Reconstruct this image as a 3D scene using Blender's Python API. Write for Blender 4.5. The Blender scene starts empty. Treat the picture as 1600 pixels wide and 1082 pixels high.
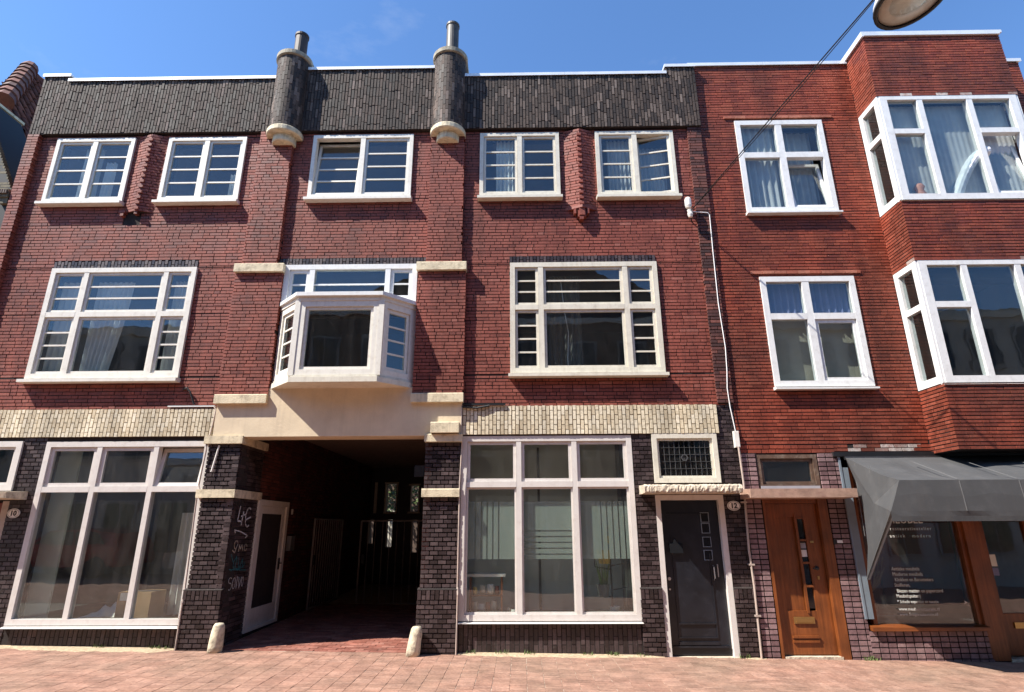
import bpy, math, random
import numpy as np
from mathutils import Matrix, Vector

random.seed(7)
rng = np.random.default_rng(7)
S = bpy.context.scene
COL = S.collection
R = math.radians

# ------------------------------------------------------------------ camera, sky, sun, exposure
cam_d = bpy.data.cameras.new('camera')
cam = bpy.data.objects.new('camera', cam_d)
COL.objects.link(cam)
S.camera = cam
CAM = Vector((0, -9.3, 1.75))
pitch, roll, yaw = R(17.4415), R(.2314), R(.7993)
cam_d.sensor_width = 36.0
cam_d.lens = 36.0 * 900 / 1600
cam_d.clip_start, cam_d.clip_end = .05, 500
cam.matrix_world = (Matrix.Translation(CAM) @ Matrix.Rotation(yaw, 4, 'Z')
                    @ Matrix.Rotation(R(90) + pitch, 4, 'X') @ Matrix.Rotation(-roll, 4, 'Z'))
SUN = Vector((2.1, 1.0, -2.8)).normalized()          # the way sunlight travels
w = bpy.data.worlds.new('World')
S.world = w
w.use_nodes = True
nt = w.node_tree
sky = nt.nodes.new('ShaderNodeTexSky')
sky.sky_type = 'NISHITA'
sky.sun_disc = False
sky.sun_elevation = math.asin(-SUN.z)
sky.sun_rotation = math.atan2(-SUN.x, -SUN.y)
sky.air_density, sky.dust_density, sky.ozone_density = 1.0, .35, 2.0
bg = nt.nodes['Background']
bg.inputs['Strength'].default_value = .075
tc = nt.nodes.new('ShaderNodeTexCoord')
cm = nt.nodes.new('ShaderNodeMapping'); cm.inputs['Scale'].default_value = (1.2, 1.2, 3.2)
cn = nt.nodes.new('ShaderNodeTexNoise'); cn.inputs['Scale'].default_value = 3.1; cn.inputs['Detail'].default_value = 8; cn.inputs['Roughness'].default_value = .6
cr = nt.nodes.new('ShaderNodeValToRGB')
cr.color_ramp.elements[0].position = .6; cr.color_ramp.elements[0].color = (0, 0, 0, 1)
cr.color_ramp.elements[1].position = .85; cr.color_ramp.elements[1].color = (.22, .22, .22, 1)
mx = nt.nodes.new('ShaderNodeMixRGB'); mx.inputs['Color2'].default_value = (6.5, 6.8, 7.2, 1)
nt.links.new(tc.outputs['Generated'], cm.inputs['Vector']); nt.links.new(cm.outputs['Vector'], cn.inputs['Vector'])
nt.links.new(cn.outputs['Fac'], cr.inputs['Fac']); nt.links.new(cr.outputs['Color'], mx.inputs['Fac'])
tintn = nt.nodes.new('ShaderNodeMixRGB'); tintn.blend_type = 'MULTIPLY'; tintn.inputs['Fac'].default_value = 1; tintn.inputs['Color2'].default_value = (1.0, 1.34, 1.68, 1)
nt.links.new(sky.outputs['Color'], tintn.inputs['Color1']); nt.links.new(tintn.outputs['Color'], mx.inputs['Color1']); nt.links.new(mx.outputs['Color'], bg.inputs['Color'])
sun_d = bpy.data.lights.new('sun', 'SUN')
sun_d.energy, sun_d.angle, sun_d.color = 5.0, R(.5), (1.0, .94, .85)
sun = bpy.data.objects.new('sun', sun_d)
COL.objects.link(sun)
sun.rotation_euler = SUN.to_track_quat('-Z', 'Y').to_euler()
sun.location = (-20, -12, 25)
S.view_settings.view_transform = 'Standard'
S.view_settings.look = 'None'
S.view_settings.exposure = 1.1
S.view_settings.gamma = 1
S.view_settings.use_curve_mapping = False
S.render.engine = 'CYCLES'
S.cycles.max_bounces = 8
S.cycles.transparent_max_bounces = 24
S.cycles.caustics_reflective = False
S.cycles.caustics_refractive = False
S.cycles.sample_clamp_indirect = 8
S.cycles.use_denoising = True
S.cycles.blur_glossy = 0

# ------------------------------------------------------------------ materials
def nmat(name):
    m = bpy.data.materials.new(name); m.use_nodes = True
    return m, m.node_tree.nodes, m.node_tree.links, m.node_tree.nodes['Principled BSDF']

def noise(N, L, scale, detail=4, vec=None, rough=.55):
    n = N.new('ShaderNodeTexNoise'); n.inputs['Scale'].default_value = scale
    n.inputs['Detail'].default_value = detail; n.inputs['Roughness'].default_value = rough
    if vec: L.new(vec, n.inputs['Vector'])
    return n.outputs['Fac']

def rng_map(N, L, sock, a, b, c, d):
    n = N.new('ShaderNodeMapRange'); n.clamp = True
    for k, v in zip((1, 2, 3, 4), (a, b, c, d)): n.inputs[k].default_value = v
    L.new(sock, n.inputs[0]); return n.outputs[0]

def mixc(N, L, fac, a, b, mode='MIX'):
    n = N.new('ShaderNodeMixRGB'); n.blend_type = mode
    for k, v in (('Fac', fac), ('Color1', a), ('Color2', b)):
        if isinstance(v, (int, float)): n.inputs[k].default_value = v
        elif isinstance(v, tuple): n.inputs[k].default_value = (*v, 1)
        else: L.new(v, n.inputs[k])
    return n.outputs['Color']

def plain(name, col, rough=.55, metal=0.0, var=.12, scale=6, bump=.0, bscale=60, dirt=None, spec=None, streak=.0):
    """painted, plastered or metal surface: colour with soft mottling, optional dirt patches and fine relief"""
    m, N, L, B = nmat(name)
    g = N.new('ShaderNodeNewGeometry').outputs['Position']
    f = rng_map(N, L, noise(N, L, scale, 5, g), .3, .7, 1 - var, 1 + var)
    c = mixc(N, L, 1.0, col, f, 'MULTIPLY')
    if dirt:
        dc, amt, ds = dirt
        df = rng_map(N, L, noise(N, L, ds, 7, g, .65), .5, .72, 0, amt)
        c = mixc(N, L, df, c, dc)
    if streak:
        smp = N.new('ShaderNodeMapping'); smp.inputs['Scale'].default_value = (11, 11, .7); L.new(g, smp.inputs['Vector'])
        c = mixc(N, L, rng_map(N, L, noise(N, L, 1.0, 6, smp.outputs['Vector'], .6), .5, .72, 0, streak), c, (.16, .12, .085))
    L.new(c, B.inputs['Base Color'])
    B.inputs['Roughness'].default_value = rough; B.inputs['Metallic'].default_value = metal
    if spec is not None: B.inputs['Specular IOR Level'].default_value = spec
    if bump:
        b = N.new('ShaderNodeBump'); b.inputs['Strength'].default_value = bump; b.inputs['Distance'].default_value = .01
        L.new(noise(N, L, bscale, 5, g), b.inputs['Height']); L.new(b.outputs['Normal'], B.inputs['Normal'])
    return m

def bricky(name, stops, rough=.75, dirt=(.03, .025, .02), damt=.35, dscale=1.1, bump=.35, bscale=90, spec=.35, speck=0.0, rvar=.1, speckc=(.6, .58, .52)):
    """fired brick or tile: every piece its own tone, stains that run over several pieces"""
    m, N, L, B = nmat(name)
    geo = N.new('ShaderNodeNewGeometry'); oi = N.new('ShaderNodeObjectInfo')
    a = N.new('ShaderNodeMath'); a.operation = 'ADD'; L.new(geo.outputs['Random Per Island'], a.inputs[0]); L.new(oi.outputs['Random'], a.inputs[1])
    fr = N.new('ShaderNodeMath'); fr.operation = 'FRACT'; L.new(a.outputs[0], fr.inputs[0])
    rp = N.new('ShaderNodeValToRGB'); el = rp.color_ramp.elements
    el[0].position, el[0].color = stops[0][0], (*stops[0][1], 1)
    el[1].position, el[1].color = stops[-1][0], (*stops[-1][1], 1)
    for p, c in stops[1:-1]:
        e = el.new(p); e.color = (*c, 1)
    L.new(fr.outputs[0], rp.inputs['Fac'])
    g = geo.outputs['Position']
    c = mixc(N, L, 1.0, rp.outputs['Color'], rng_map(N, L, noise(N, L, 28, 4, g), .3, .7, .78, 1.2), 'MULTIPLY')
    c = mixc(N, L, rng_map(N, L, noise(N, L, dscale, 6, g, .6), .42, .75, 0, damt), c, dirt)
    if speck:
        c = mixc(N, L, rng_map(N, L, noise(N, L, 7.0, 8, g, .75), .58, .74, 0, speck), c, speckc)
    smp = N.new('ShaderNodeMapping'); smp.inputs['Scale'].default_value = (3.2, 3.2, .22); L.new(g, smp.inputs['Vector'])
    c = mixc(N, L, 1.0, c, rng_map(N, L, noise(N, L, 1.0, 6, smp.outputs['Vector'], .62), .36, .66, .68, 1.1), 'MULTIPLY')
    L.new(c, B.inputs['Base Color'])
    rr = rng_map(N, L, fr.outputs[0], 0, 1, max(.08, rough - rvar), min(1, rough + rvar)); L.new(rr, B.inputs['Roughness'])
    B.inputs['Specular IOR Level'].default_value = spec
    b = N.new('ShaderNodeBump'); b.inputs['Strength'].default_value = bump; b.inputs['Distance'].default_value = .006
    L.new(noise(N, L, bscale, 4, g), b.inputs['Height']); L.new(b.outputs['Normal'], B.inputs['Normal'])
    return m

def glassy(name, tint=(.86, .9, .9), gain=.8, base=.055, wav=.012, dust=.006):
    m, N, L, B = nmat(name); N.remove(B)
    tr = N.new('ShaderNodeBsdfTransparent'); tr.inputs['Color'].default_value = (*tint, 1)
    gl = N.new('ShaderNodeBsdfGlossy'); gl.inputs['Roughness'].default_value = 0.0; gl.inputs['Color'].default_value = (.95, .97, 1, 1)
    fz = N.new('ShaderNodeLayerWeight'); fz.inputs['Blend'].default_value = .5
    p5 = N.new('ShaderNodeMath'); p5.operation = 'POWER'; L.new(fz.outputs['Facing'], p5.inputs[0]); p5.inputs[1].default_value = 4.5
    f = N.new('ShaderNodeMath'); f.operation = 'MULTIPLY_ADD'; f.use_clamp = True
    L.new(p5.outputs[0], f.inputs[0]); f.inputs[1].default_value = gain; f.inputs[2].default_value = base
    b = N.new('ShaderNodeBump'); b.inputs['Strength'].default_value = wav * 10; b.inputs['Distance'].default_value = .02
    g = N.new('ShaderNodeNewGeometry').outputs['Position']
    L.new(noise(N, L, 1.7, 2, g), b.inputs['Height']); L.new(b.outputs['Normal'], gl.inputs['Normal'])
    mxs = N.new('ShaderNodeMixShader')
    L.new(f.outputs[0], mxs.inputs[0]); L.new(tr.outputs[0], mxs.inputs[1]); L.new(gl.outputs[0], mxs.inputs[2])
    df = N.new('ShaderNodeBsdfDiffuse'); df.inputs['Color'].default_value = (.62, .6, .56, 1)
    mp = N.new('ShaderNodeMapping'); mp.inputs['Scale'].default_value = (9, 9, 2); L.new(g, mp.inputs['Vector'])
    md = N.new('ShaderNodeMixShader'); L.new(rng_map(N, L, noise(N, L, 1.0, 6, mp.outputs['Vector'], .65), .3, .75, dust * .4, dust * 2.2), md.inputs[0])
    L.new(mxs.outputs[0], md.inputs[1]); L.new(df.outputs[0], md.inputs[2]); L.new(md.outputs[0], N['Material Output'].inputs['Surface'])
    return m

def woody(name, a, b, rough=.4, sx=(2, 2, 14), horiz=False):
    m, N, L, B = nmat(name)
    g = N.new('ShaderNodeNewGeometry').outputs['Position']
    mp = N.new('ShaderNodeMapping'); mp.inputs['Scale'].default_value = (2, 9, 38) if horiz else (38, 9, 2)
    L.new(g, mp.inputs['Vector'])
    f = rng_map(N, L, noise(N, L, 1.0, 6, mp.outputs['Vector'], .6), .3, .72, 0, 1)
    c = mixc(N, L, f, a, b)
    c = mixc(N, L, 1.0, c, rng_map(N, L, noise(N, L, 2.2, 5, g), .3, .7, .62, 1.2), 'MULTIPLY')
    L.new(c, B.inputs['Base Color']); B.inputs['Roughness'].default_value = rough
    bp = N.new('ShaderNodeBump'); bp.inputs['Strength'].default_value = .12; bp.inputs['Distance'].default_value = .004
    L.new(f, bp.inputs['Height']); L.new(bp.outputs['Normal'], B.inputs['Normal'])
    return m

M = dict(
    red=bricky('red_brick', [(0, (.17, .043, .029)), (.1, (.235, .06, .04)), (.6, (.262, .068, .045)), (.93, (.288, .078, .053)), (1, (.32, .11, .082))], rough=.62, damt=.25, speck=.07),
    orange=bricky('orange_red_brick', [(0, (.2, .04, .021)), (.3, (.255, .05, .025)), (.7, (.29, .058, .029)), (1, (.325, .075, .04))], rough=.62, damt=.72, dscale=.6, speck=.05),
    dark=bricky('dark_glazed_brick', [(0, (.026, .018, .018)), (.5, (.052, .034, .035)), (1, (.088, .059, .058))], rough=.42, damt=.2, spec=.5, speck=.08),
    para=bricky('weathered_dark_brick', [(0, (.024, .016, .013)), (.4, (.056, .038, .03)), (.82, (.1, .071, .057)), (1, (.2, .155, .132))], rough=.75, damt=.25, speck=.35, speckc=(.24, .2, .17)),
    cream=bricky('cream_brick', [(0, (.6, .5, .34)), (.5, (.72, .63, .45)), (1, (.8, .72, .55))], rough=.6, damt=.22, dscale=3, dirt=(.2, .15, .09)),
    purple=bricky('purple_glazed_brick', [(0, (.17, .1, .105)), (.5, (.245, .15, .155)), (1, (.32, .21, .21))], rough=.45, damt=.3, dscale=2),
    olive=bricky('olive_brick', [(0, (.1, .085, .05)), (1, (.24, .2, .13))], rough=.8),
    tile=bricky('roof_tile', [(0, (.08, .025, .018)), (.6, (.15, .045, .03)), (1, (.24, .1, .075))], rough=.8, damt=.5, dscale=2.2),
    paver=bricky('paving_brick', [(0, (.295, .16, .115)), (.5, (.325, .18, .13)), (1, (.355, .203, .15))], rough=.85, damt=.5, dscale=.55, dirt=(.2, .16, .11), speck=.2, speckc=(.45, .36, .26)),
    gatepaver=bricky('passage_paving', [(0, (.22, .075, .052)), (.5, (.29, .105, .075)), (1, (.35, .16, .12))], rough=.85, damt=.3, speck=.15),  # redder brick, its tone also deepened to carry the passage's shade
    mossy=bricky('white_stained_brick', [(0, (.3, .2, .17)), (1, (.6, .54, .49))], rough=.85, damt=.9, dscale=9, dirt=(.22, .06, .04)),
    pinkbr=bricky('pale_red_brick', [(0, (.33, .09, .05)), (1, (.45, .17, .11))], rough=.7),
    mortar=plain('mortar', (.022, .015, .013), .95, var=.3, scale=9, bump=.4),
    mortar2=plain('dark_mortar', (.013, .009, .008), .95, var=.3, scale=9, bump=.4),
    mortarc=plain('cream_mortar', (.2, .14, .09), .95, var=.3, scale=9, bump=.4),
    sandj=plain('paving_joint', (.42, .33, .26), .95, var=.25, scale=14, bump=.5),
    plaster=plain('cream_plaster', (.64, .53, .37), .8, var=.08, scale=3, bump=.25, bscale=35, dirt=((.46, .36, .25), .3, 2.2), streak=.12),
    stone=plain('cream_stone', (.64, .55, .38), .8, var=.12, scale=6, bump=.5, bscale=55, dirt=((.2, .16, .1), .75, 9), streak=.45),
    roughstone=plain('rough_concrete', (.5, .42, .32), .9, var=.25, scale=14, bump=1.0, bscale=45, dirt=((.12, .1, .08), .6, 12)),
    pinkstone=plain('brown_stone_lintel', (.36, .23, .17), .8, var=.25, scale=8, bump=.5, dirt=((.2, .1, .08), .6, 5)),
    trim=plain('cream_white_paint', (.7, .67, .595), .45, var=.05, scale=5, dirt=((.36, .29, .2), .3, 14), streak=.1),
    white=plain('white_window_paint', (.7, .7, .685), .4, var=.05, scale=5, dirt=((.36, .33, .28), .3, 12), streak=.1),
    pink=plain('pale_pink_paint', (.64, .6, .56), .45, var=.05, scale=5, dirt=((.36, .29, .24), .35, 10), streak=.1),
    offwhite=plain('ivory_paint', (.65, .61, .51), .45, var=.05, scale=5, dirt=((.36, .29, .2), .35, 12), streak=.2),
    grey=plain('grey_paint', (.3, .3, .33), .5, var=.1),
    zinc=plain('pale_zinc', (.72, .74, .76), .4, metal=.25, var=.1, scale=3),
    bluegrey=plain('blue_grey_paint', (.16, .2, .235), .5, var=.08),
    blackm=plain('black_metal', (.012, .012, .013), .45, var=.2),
    gatem=plain('dark_grey_iron', (.3, .28, .27), .5, var=.2),
    galv=plain('worn_pipe_paint', (.42, .34, .29), .55, var=.25, scale=7, dirt=((.2, .1, .06), .5, 7)),
    cable=plain('white_cable', (.75, .74, .72), .6, var=.1),
    rubber_and_shade=plain('black_rubber_and_shade', (.015, .015, .015), .7),  # real rubber, and the black that paints shade on the tiled house gable
    awn=plain('grey_canvas', (.052, .053, .055), .85, var=.1, scale=2.5, bump=.15, bscale=200, dirt=((.12, .12, .12), .3, 3), streak=.08),
    seam=plain('canvas_seam', (.12, .12, .12), .9),
    curtain=plain('white_curtain', (.72, .72, .7), .9, var=.05),
    gcurtain=plain('grey_curtain', (.52, .52, .52), .9, var=.08),
    ocurtain=plain('beige_blind', (.45, .41, .32), .9, var=.06),
    bcurtain=plain('blue_curtain', (.2, .21, .36), .9, var=.06),
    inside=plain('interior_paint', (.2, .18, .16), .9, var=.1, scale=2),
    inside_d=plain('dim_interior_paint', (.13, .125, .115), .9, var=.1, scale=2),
    inside_r=plain('dark_red_interior', (.22, .04, .03), .8, var=.1, scale=2),
    screen=plain('frosted_screen', (.6, .68, .63), .8, var=.06, scale=1.2),
    sand=plain('blown_sand', (.4, .31, .2), .95, var=.3, scale=25, bump=.6, bscale=120, dirt=((.26, .16, .12), .6, 16)), fanwood=plain('weathered_brown_paint', (.1, .06, .04), .6, var=.3, scale=9, dirt=((.3, .25, .2), .5, 8)), bollard=plain('scuffed_cream_stone', (.6, .52, .38), .85, var=.2, scale=9, bump=.9, bscale=30, dirt=((.13, .11, .085), .85, 11), streak=.4), capstone=plain('weathered_capstone', (.3, .265, .2), .85, var=.25, scale=8, bump=.6, dirt=((.1, .085, .065), .7, 7)), potm=plain('dull_flue_metal', (.04, .026, .02), .6, var=.4), potg=plain('grey_flue_metal', (.05, .043, .038), .55, var=.3), soffit=plain('shaded_soffit', (.2, .14, .11), .9, var=.15), fargrey=plain('grey_far_frame', (.26, .26, .25), .6),  # soffit: ceiling colour darkened to stand in for shade in the passage
    mottled=bricky('sooty_mottled_brick', [(0, (.05, .022, .02)), (.5, (.11, .04, .034)), (1, (.2, .07, .055))], rough=.75, damt=.4), lead=plain('lead_came', (.05, .05, .052), .7),
    film=None, shaded_red=bricky('passage_brick_red', [(0, (.05, .015, .01)), (.6, (.11, .032, .022)), (1, (.16, .05, .04))], rough=.8, damt=.4),  # passage wall brick: red tone darkened, shade put into the colour
    slot=plain('screen_slot', (.045, .055, .05), .8),
    wood=woody('varnished_oak', (.13, .037, .01), (.25, .075, .02), .36),
    woodh=woody('varnished_oak_rail', (.12, .034, .009), (.22, .066, .018), .36, horiz=True),
    wood_d=woody('brown_timber', (.11, .04, .015), (.17, .065, .022), .4),
    blackdoor=plain('black_door_paint', (.009, .0105, .015), .34, var=.35, scale=3, dirt=((.035, .037, .045), .4, 5)),
    darkred=plain('dark_red_paint', (.16, .03, .022), .45),
    brass=plain('brass', (.45, .3, .12), .35, metal=.9),
    steel=plain('brushed_steel', (.5, .5, .5), .35, metal=.9),
    card=plain('cardboard', (.42, .27, .14), .85, var=.08),
    paper=plain('white_paper', (.75, .74, .7), .8),
    ink=plain('black_print', (.02, .02, .02), .6),
    enamel=plain('enamel_white', (.75, .72, .66), .3),
    letter=plain('white_lettering', (.62, .6, .57), .7),
    spray_w=plain('white_spray_paint', (.6, .6, .6), .7), spray_t=plain('teal_spray_paint', (.03, .16, .18), .7), spray_y=plain('sand_spray_paint', (.5, .42, .32), .7),
    leaf=plain('leaf_green', (.07, .12, .025), .6, var=.5, scale=20), bark=plain('bark', (.09, .06, .04), .9, var=.3),
    weed=plain('weed_green', (.1, .14, .035), .7, var=.4, scale=30),
    yellow=plain('mustard_glaze', (.5, .38, .08), .5), cpot=plain('pale_pot', (.55, .5, .42), .6), tpot=plain('terracotta', (.3, .12, .07), .7),
    hose=plain('white_plastic', (.8, .8, .8), .5), salmon=plain('salmon_clay', (.6, .25, .16), .6), straw=plain('dried_flowers', (.32, .2, .1), .9),
    lampw=plain('lamp_enamel', (.7, .7, .68), .35), lampi=plain('lamp_reflector', (.85, .82, .72), .4),
    carred=plain('red_car_paint', (.5, .03, .025), .22, var=.02), carsil=plain('silver_car_paint', (.5, .51, .53), .25, metal=.5, var=.02), cardark=plain('grey_car_paint', (.12, .13, .14), .25, metal=.4, var=.02),
    far=plain('pale_render', (.42, .41, .37), .85, var=.15, scale=.8), farb=bricky('far_brick', [(0, (.16, .11, .085)), (1, (.25, .17, .13))], damt=.3),
    glass=glassy('window_glass'), glass2=glassy('shop_glass', (.9, .93, .91), .8, .065, .006, dust=.014), darkglass=plain('dark_window', (.015, .016, .018), .08, var=.05),
)

# ------------------------------------------------------------------ mesh helpers: facade coordinates (x, out, z); out > 0 is towards the street
ROOTLOC = {}
def V(x, o, z): return (x, -o, z)

class MB:
    def __init__(s): s.v, s.f, s.mi, s.X = [], [], [], None
    def add(s, vs, fs, k=0):
        n = len(s.v)
        if s.X is not None: vs = [tuple(s.X @ Vector(p)) for p in vs]
        s.v += vs; s.f += [tuple(n + i for i in f) for f in fs]; s.mi += [k] * len(fs)
        return s
    def box(s, x0, x1, o0, o1, z0, z1, k=0):
        p = [V(x, o, z) for z in (z0, z1) for o in (o1, o0) for x in (x0, x1)]
        return s.add(p, [(0, 1, 5, 4), (1, 3, 7, 5), (3, 2, 6, 7), (2, 0, 4, 6), (4, 5, 7, 6), (2, 3, 1, 0)], k)
    def prism(s, pts, a, b, axis, k=0):
        """pts in the plane across the axis: 'o': (x,z), 'x': (o,z), 'z': (x,o)"""
        mk = {'o': lambda p, t: V(p[0], t, p[1]), 'x': lambda p, t: V(t, p[0], p[1]), 'z': lambda p, t: V(p[0], p[1], t)}[axis]
        n = len(pts)
        vs = [mk(p, a) for p in pts] + [mk(p, b) for p in pts]
        return s.add(vs, [tuple(range(n)), tuple(range(2 * n - 1, n - 1, -1))] + [(i, i + n, (i + 1) % n + n, (i + 1) % n) for i in range(n)], k)
    def quad(s, pts, k=0): return s.add([V(*p) for p in pts], [tuple(range(len(pts)))], k)
    def slab(s, pts, th, k=0):
        """polygon given by (x,o,z) corners, thickened along its normal"""
        P = [Vector(V(*p)) for p in pts]; nrm = (P[1] - P[0]).cross(P[2] - P[0]).normalized() * th
        n = len(P)
        return s.add([tuple(p) for p in P] + [tuple(p + nrm) for p in P], [tuple(range(n - 1, -1, -1)), tuple(range(n, 2 * n))] + [(i, (i + 1) % n, (i + 1) % n + n, i + n) for i in range(n)], k)
    def tube(s, pts, r, n=8, k=0):
        P = [Vector(V(*p)) for p in pts]; rs = r if isinstance(r, (list, tuple)) else [r] * len(P); vs, fs = [], []
        for i, p in enumerate(P):
            t = (P[min(i + 1, len(P) - 1)] - P[max(i - 1, 0)]).normalized()
            a = t.cross(Vector((0, 0, 1)) if abs(t.z) < .9 else Vector((1, 0, 0))).normalized(); b = t.cross(a)
            vs += [tuple(p + rs[i] * (math.cos(2 * math.pi * j / n) * a + math.sin(2 * math.pi * j / n) * b)) for j in range(n)]
        for i in range(len(P) - 1):
            fs += [(i * n + j, i * n + (j + 1) % n, (i + 1) * n + (j + 1) % n, (i + 1) * n + j) for j in range(n)]
        fs += [tuple(range(n - 1, -1, -1)), tuple(range((len(P) - 1) * n, len(P) * n))]
        return s.add(vs, fs, k)
    def lathe(s, prof, cx, co, n=20, a0=0, a1=360, k=0):
        full = abs(a1 - a0) >= 360; m = n if full else n + 1; vs, fs = [], []
        for r, z in prof:
            for j in range(m):
                a = R(a0 + (a1 - a0) * j / n); vs.append(V(cx + r * math.cos(a), co + r * math.sin(a), z))
        for i in range(len(prof) - 1):
            for j in range(n):
                q = (j + 1) % m; fs.append((i * m + j, i * m + q, (i + 1) * m + q, (i + 1) * m + j))
        if prof[0][0] > 1e-4: fs.append(tuple(range(m - 1, -1, -1)))
        if prof[-1][0] > 1e-4: fs.append(tuple(range((len(prof) - 1) * m, len(prof) * m)))
        return s.add(vs, fs, k)
    def build(s, name, mats, parent=None, smooth=False, fix=True, **props):
        me = bpy.data.meshes.new(name); me.from_pydata(s.v, [], s.f)
        ms = mats if isinstance(mats, (list, tuple)) else [mats]
        for q in ms: me.materials.append(M[q] if isinstance(q, str) else q)
        if len(ms) > 1: me.polygons.foreach_set('material_index', s.mi)
        if fix:
            import bmesh
            b = bmesh.new(); b.from_mesh(me); bmesh.ops.recalc_face_normals(b, faces=b.faces); b.to_mesh(me); b.free()
        if smooth: me.polygons.foreach_set('use_smooth', [True] * len(me.polygons)); 
        me.update()
        return link(bpy.data.objects.new(name, me), parent, **props)

def link(o, parent=None, **props):
    COL.objects.link(o)
    if parent is not None:
        o.parent = parent
        if parent in ROOTLOC: o.matrix_parent_inverse = Matrix.Translation(-ROOTLOC[parent])
    for k, v in props.items(): o[k] = v
    return o

def thing(name, label, cat, loc=(0, 0, 0), group=None):
    o = bpy.data.objects.new(name, None); o.empty_display_size = .2; o.location = V(*loc)
    COL.objects.link(o); o['label'] = label; o['category'] = cat
    if group: o['group'] = group
    ROOTLOC[o] = Vector(V(*loc))
    return o

def solo(mb, name, mats, label, cat, group=None, smooth=False):
    p = dict(label=label, category=cat)
    if group: p['group'] = group
    return mb.build(name, mats, None, smooth, **p)

# ------------------------------------------------------------------ brickwork: every brick real geometry; the largest in view are parts of their own
UNIT = [(x, y, z) for z in (0, 1) for y in (0, 1) for x in (0, 1)]
UF = [(0, 1, 5, 4), (1, 3, 7, 5), (3, 2, 6, 7), (2, 0, 4, 6), (4, 5, 7, 6), (2, 3, 1, 0)]
class Laid:
    """bricks of one kind on one building"""
    def __init__(s, name, mat, parent, keep=300):
        s.name, s.mat, s.parent, s.keep, s.B = name, mat, parent, keep, []
    def put(s, O, U, N, W, du, dn, dw):
        s.B.append((O, U, N, W, du, dn, dw))
    def finish(s, kindname='brickwork'):
        B = s.B
        if not B: return
        O = np.array([b[0] for b in B]); U = np.array([b[1] for b in B]); N = np.array([b[2] for b in B]); W = np.array([b[3] for b in B])
        d = np.array([b[4:] for b in B])
        ctr = O + U * (d[:, :1] / 2) + W * (d[:, 2:] / 2)
        ray = np.array(CAM) - ctr; dist = np.linalg.norm(ray, axis=1)
        fx, fy, fz = (np.array(cam.matrix_world.to_3x3() @ Vector(q)) for q in ((1, 0, 0), (0, 1, 0), (0, 0, -1)))
        rel = -ray; z = rel @ fz; px = rel @ fx / z * 900; py = rel @ fy / z * 900
        vis = (z > 0) & (abs(px) < 795) & (abs(py) < 536)
        score = np.where(vis, d[:, 0] * d[:, 2] * np.clip((ray * N).sum(1) / dist, 0, 1) / dist ** 2, 0)
        order = np.argsort(-score); keep = [i for i in order[:s.keep] if score[i] > 0]
        ks = set(keep); rest = [i for i in range(len(B)) if i not in ks]
        um = bpy.data.meshes.new(s.name); um.from_pydata(UNIT, [], UF); um.materials.append(M[s.mat]); um.update()
        import bmesh
        bb = bmesh.new(); bb.from_mesh(um); bmesh.ops.recalc_face_normals(bb, faces=bb.faces); bb.to_mesh(um); bb.free()
        for i in keep:
            o = bpy.data.objects.new(s.name, um); o.parent = s.parent
            if s.parent in ROOTLOC: o.matrix_parent_inverse = Matrix.Translation(-ROOTLOC[s.parent])
            u, n, q = U[i] * d[i, 0], -N[i] * d[i, 1], W[i] * d[i, 2]; p = O[i]
            o.matrix_basis = Matrix(((u[0], n[0], q[0], p[0]), (u[1], n[1], q[1], p[1]), (u[2], n[2], q[2], p[2]), (0, 0, 0, 1)))
            COL.objects.link(o)
        if rest:
            r = np.array(rest); unit = np.array(UNIT, float)
            vs = (O[r][:, None] + unit[None, :, :1] * (U[r] * d[r, :1])[:, None] - unit[None, :, 1:2] * (N[r] * d[r, 1:2])[:, None] + unit[None, :, 2:] * (W[r] * d[r, 2:])[:, None]).reshape(-1, 3)
            uf = np.array([f for f in UF if f != (3, 2, 6, 7)])
            # the unit box is wound for a right-handed frame; flip where U, -N, W is left-handed
            hand = (np.cross(U[r], -N[r]) * W[r]).sum(1)
            fs = uf[None] + (np.arange(len(r)) * 8)[:, None, None]
            fs[hand < 0] = fs[hand < 0][:, :, ::-1]
            me = bpy.data.meshes.new(kindname); me.from_pydata(vs.tolist(), [], fs.reshape(-1, 4).tolist()); me.materials.append(M[s.mat]); me.update()
            link(bpy.data.objects.new(kindname, me), s.parent, kind='stuff')

def free(a, b, cuts):
    out = [(a, b)]
    for c0, c1 in cuts:
        nx = []
        for p, q in out:
            if c1 <= p or c0 >= q: nx.append((p, q)); continue
            if c0 > p: nx.append((p, c0))
            if c1 < q: nx.append((c1, q))
        out = nx
    return out

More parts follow.
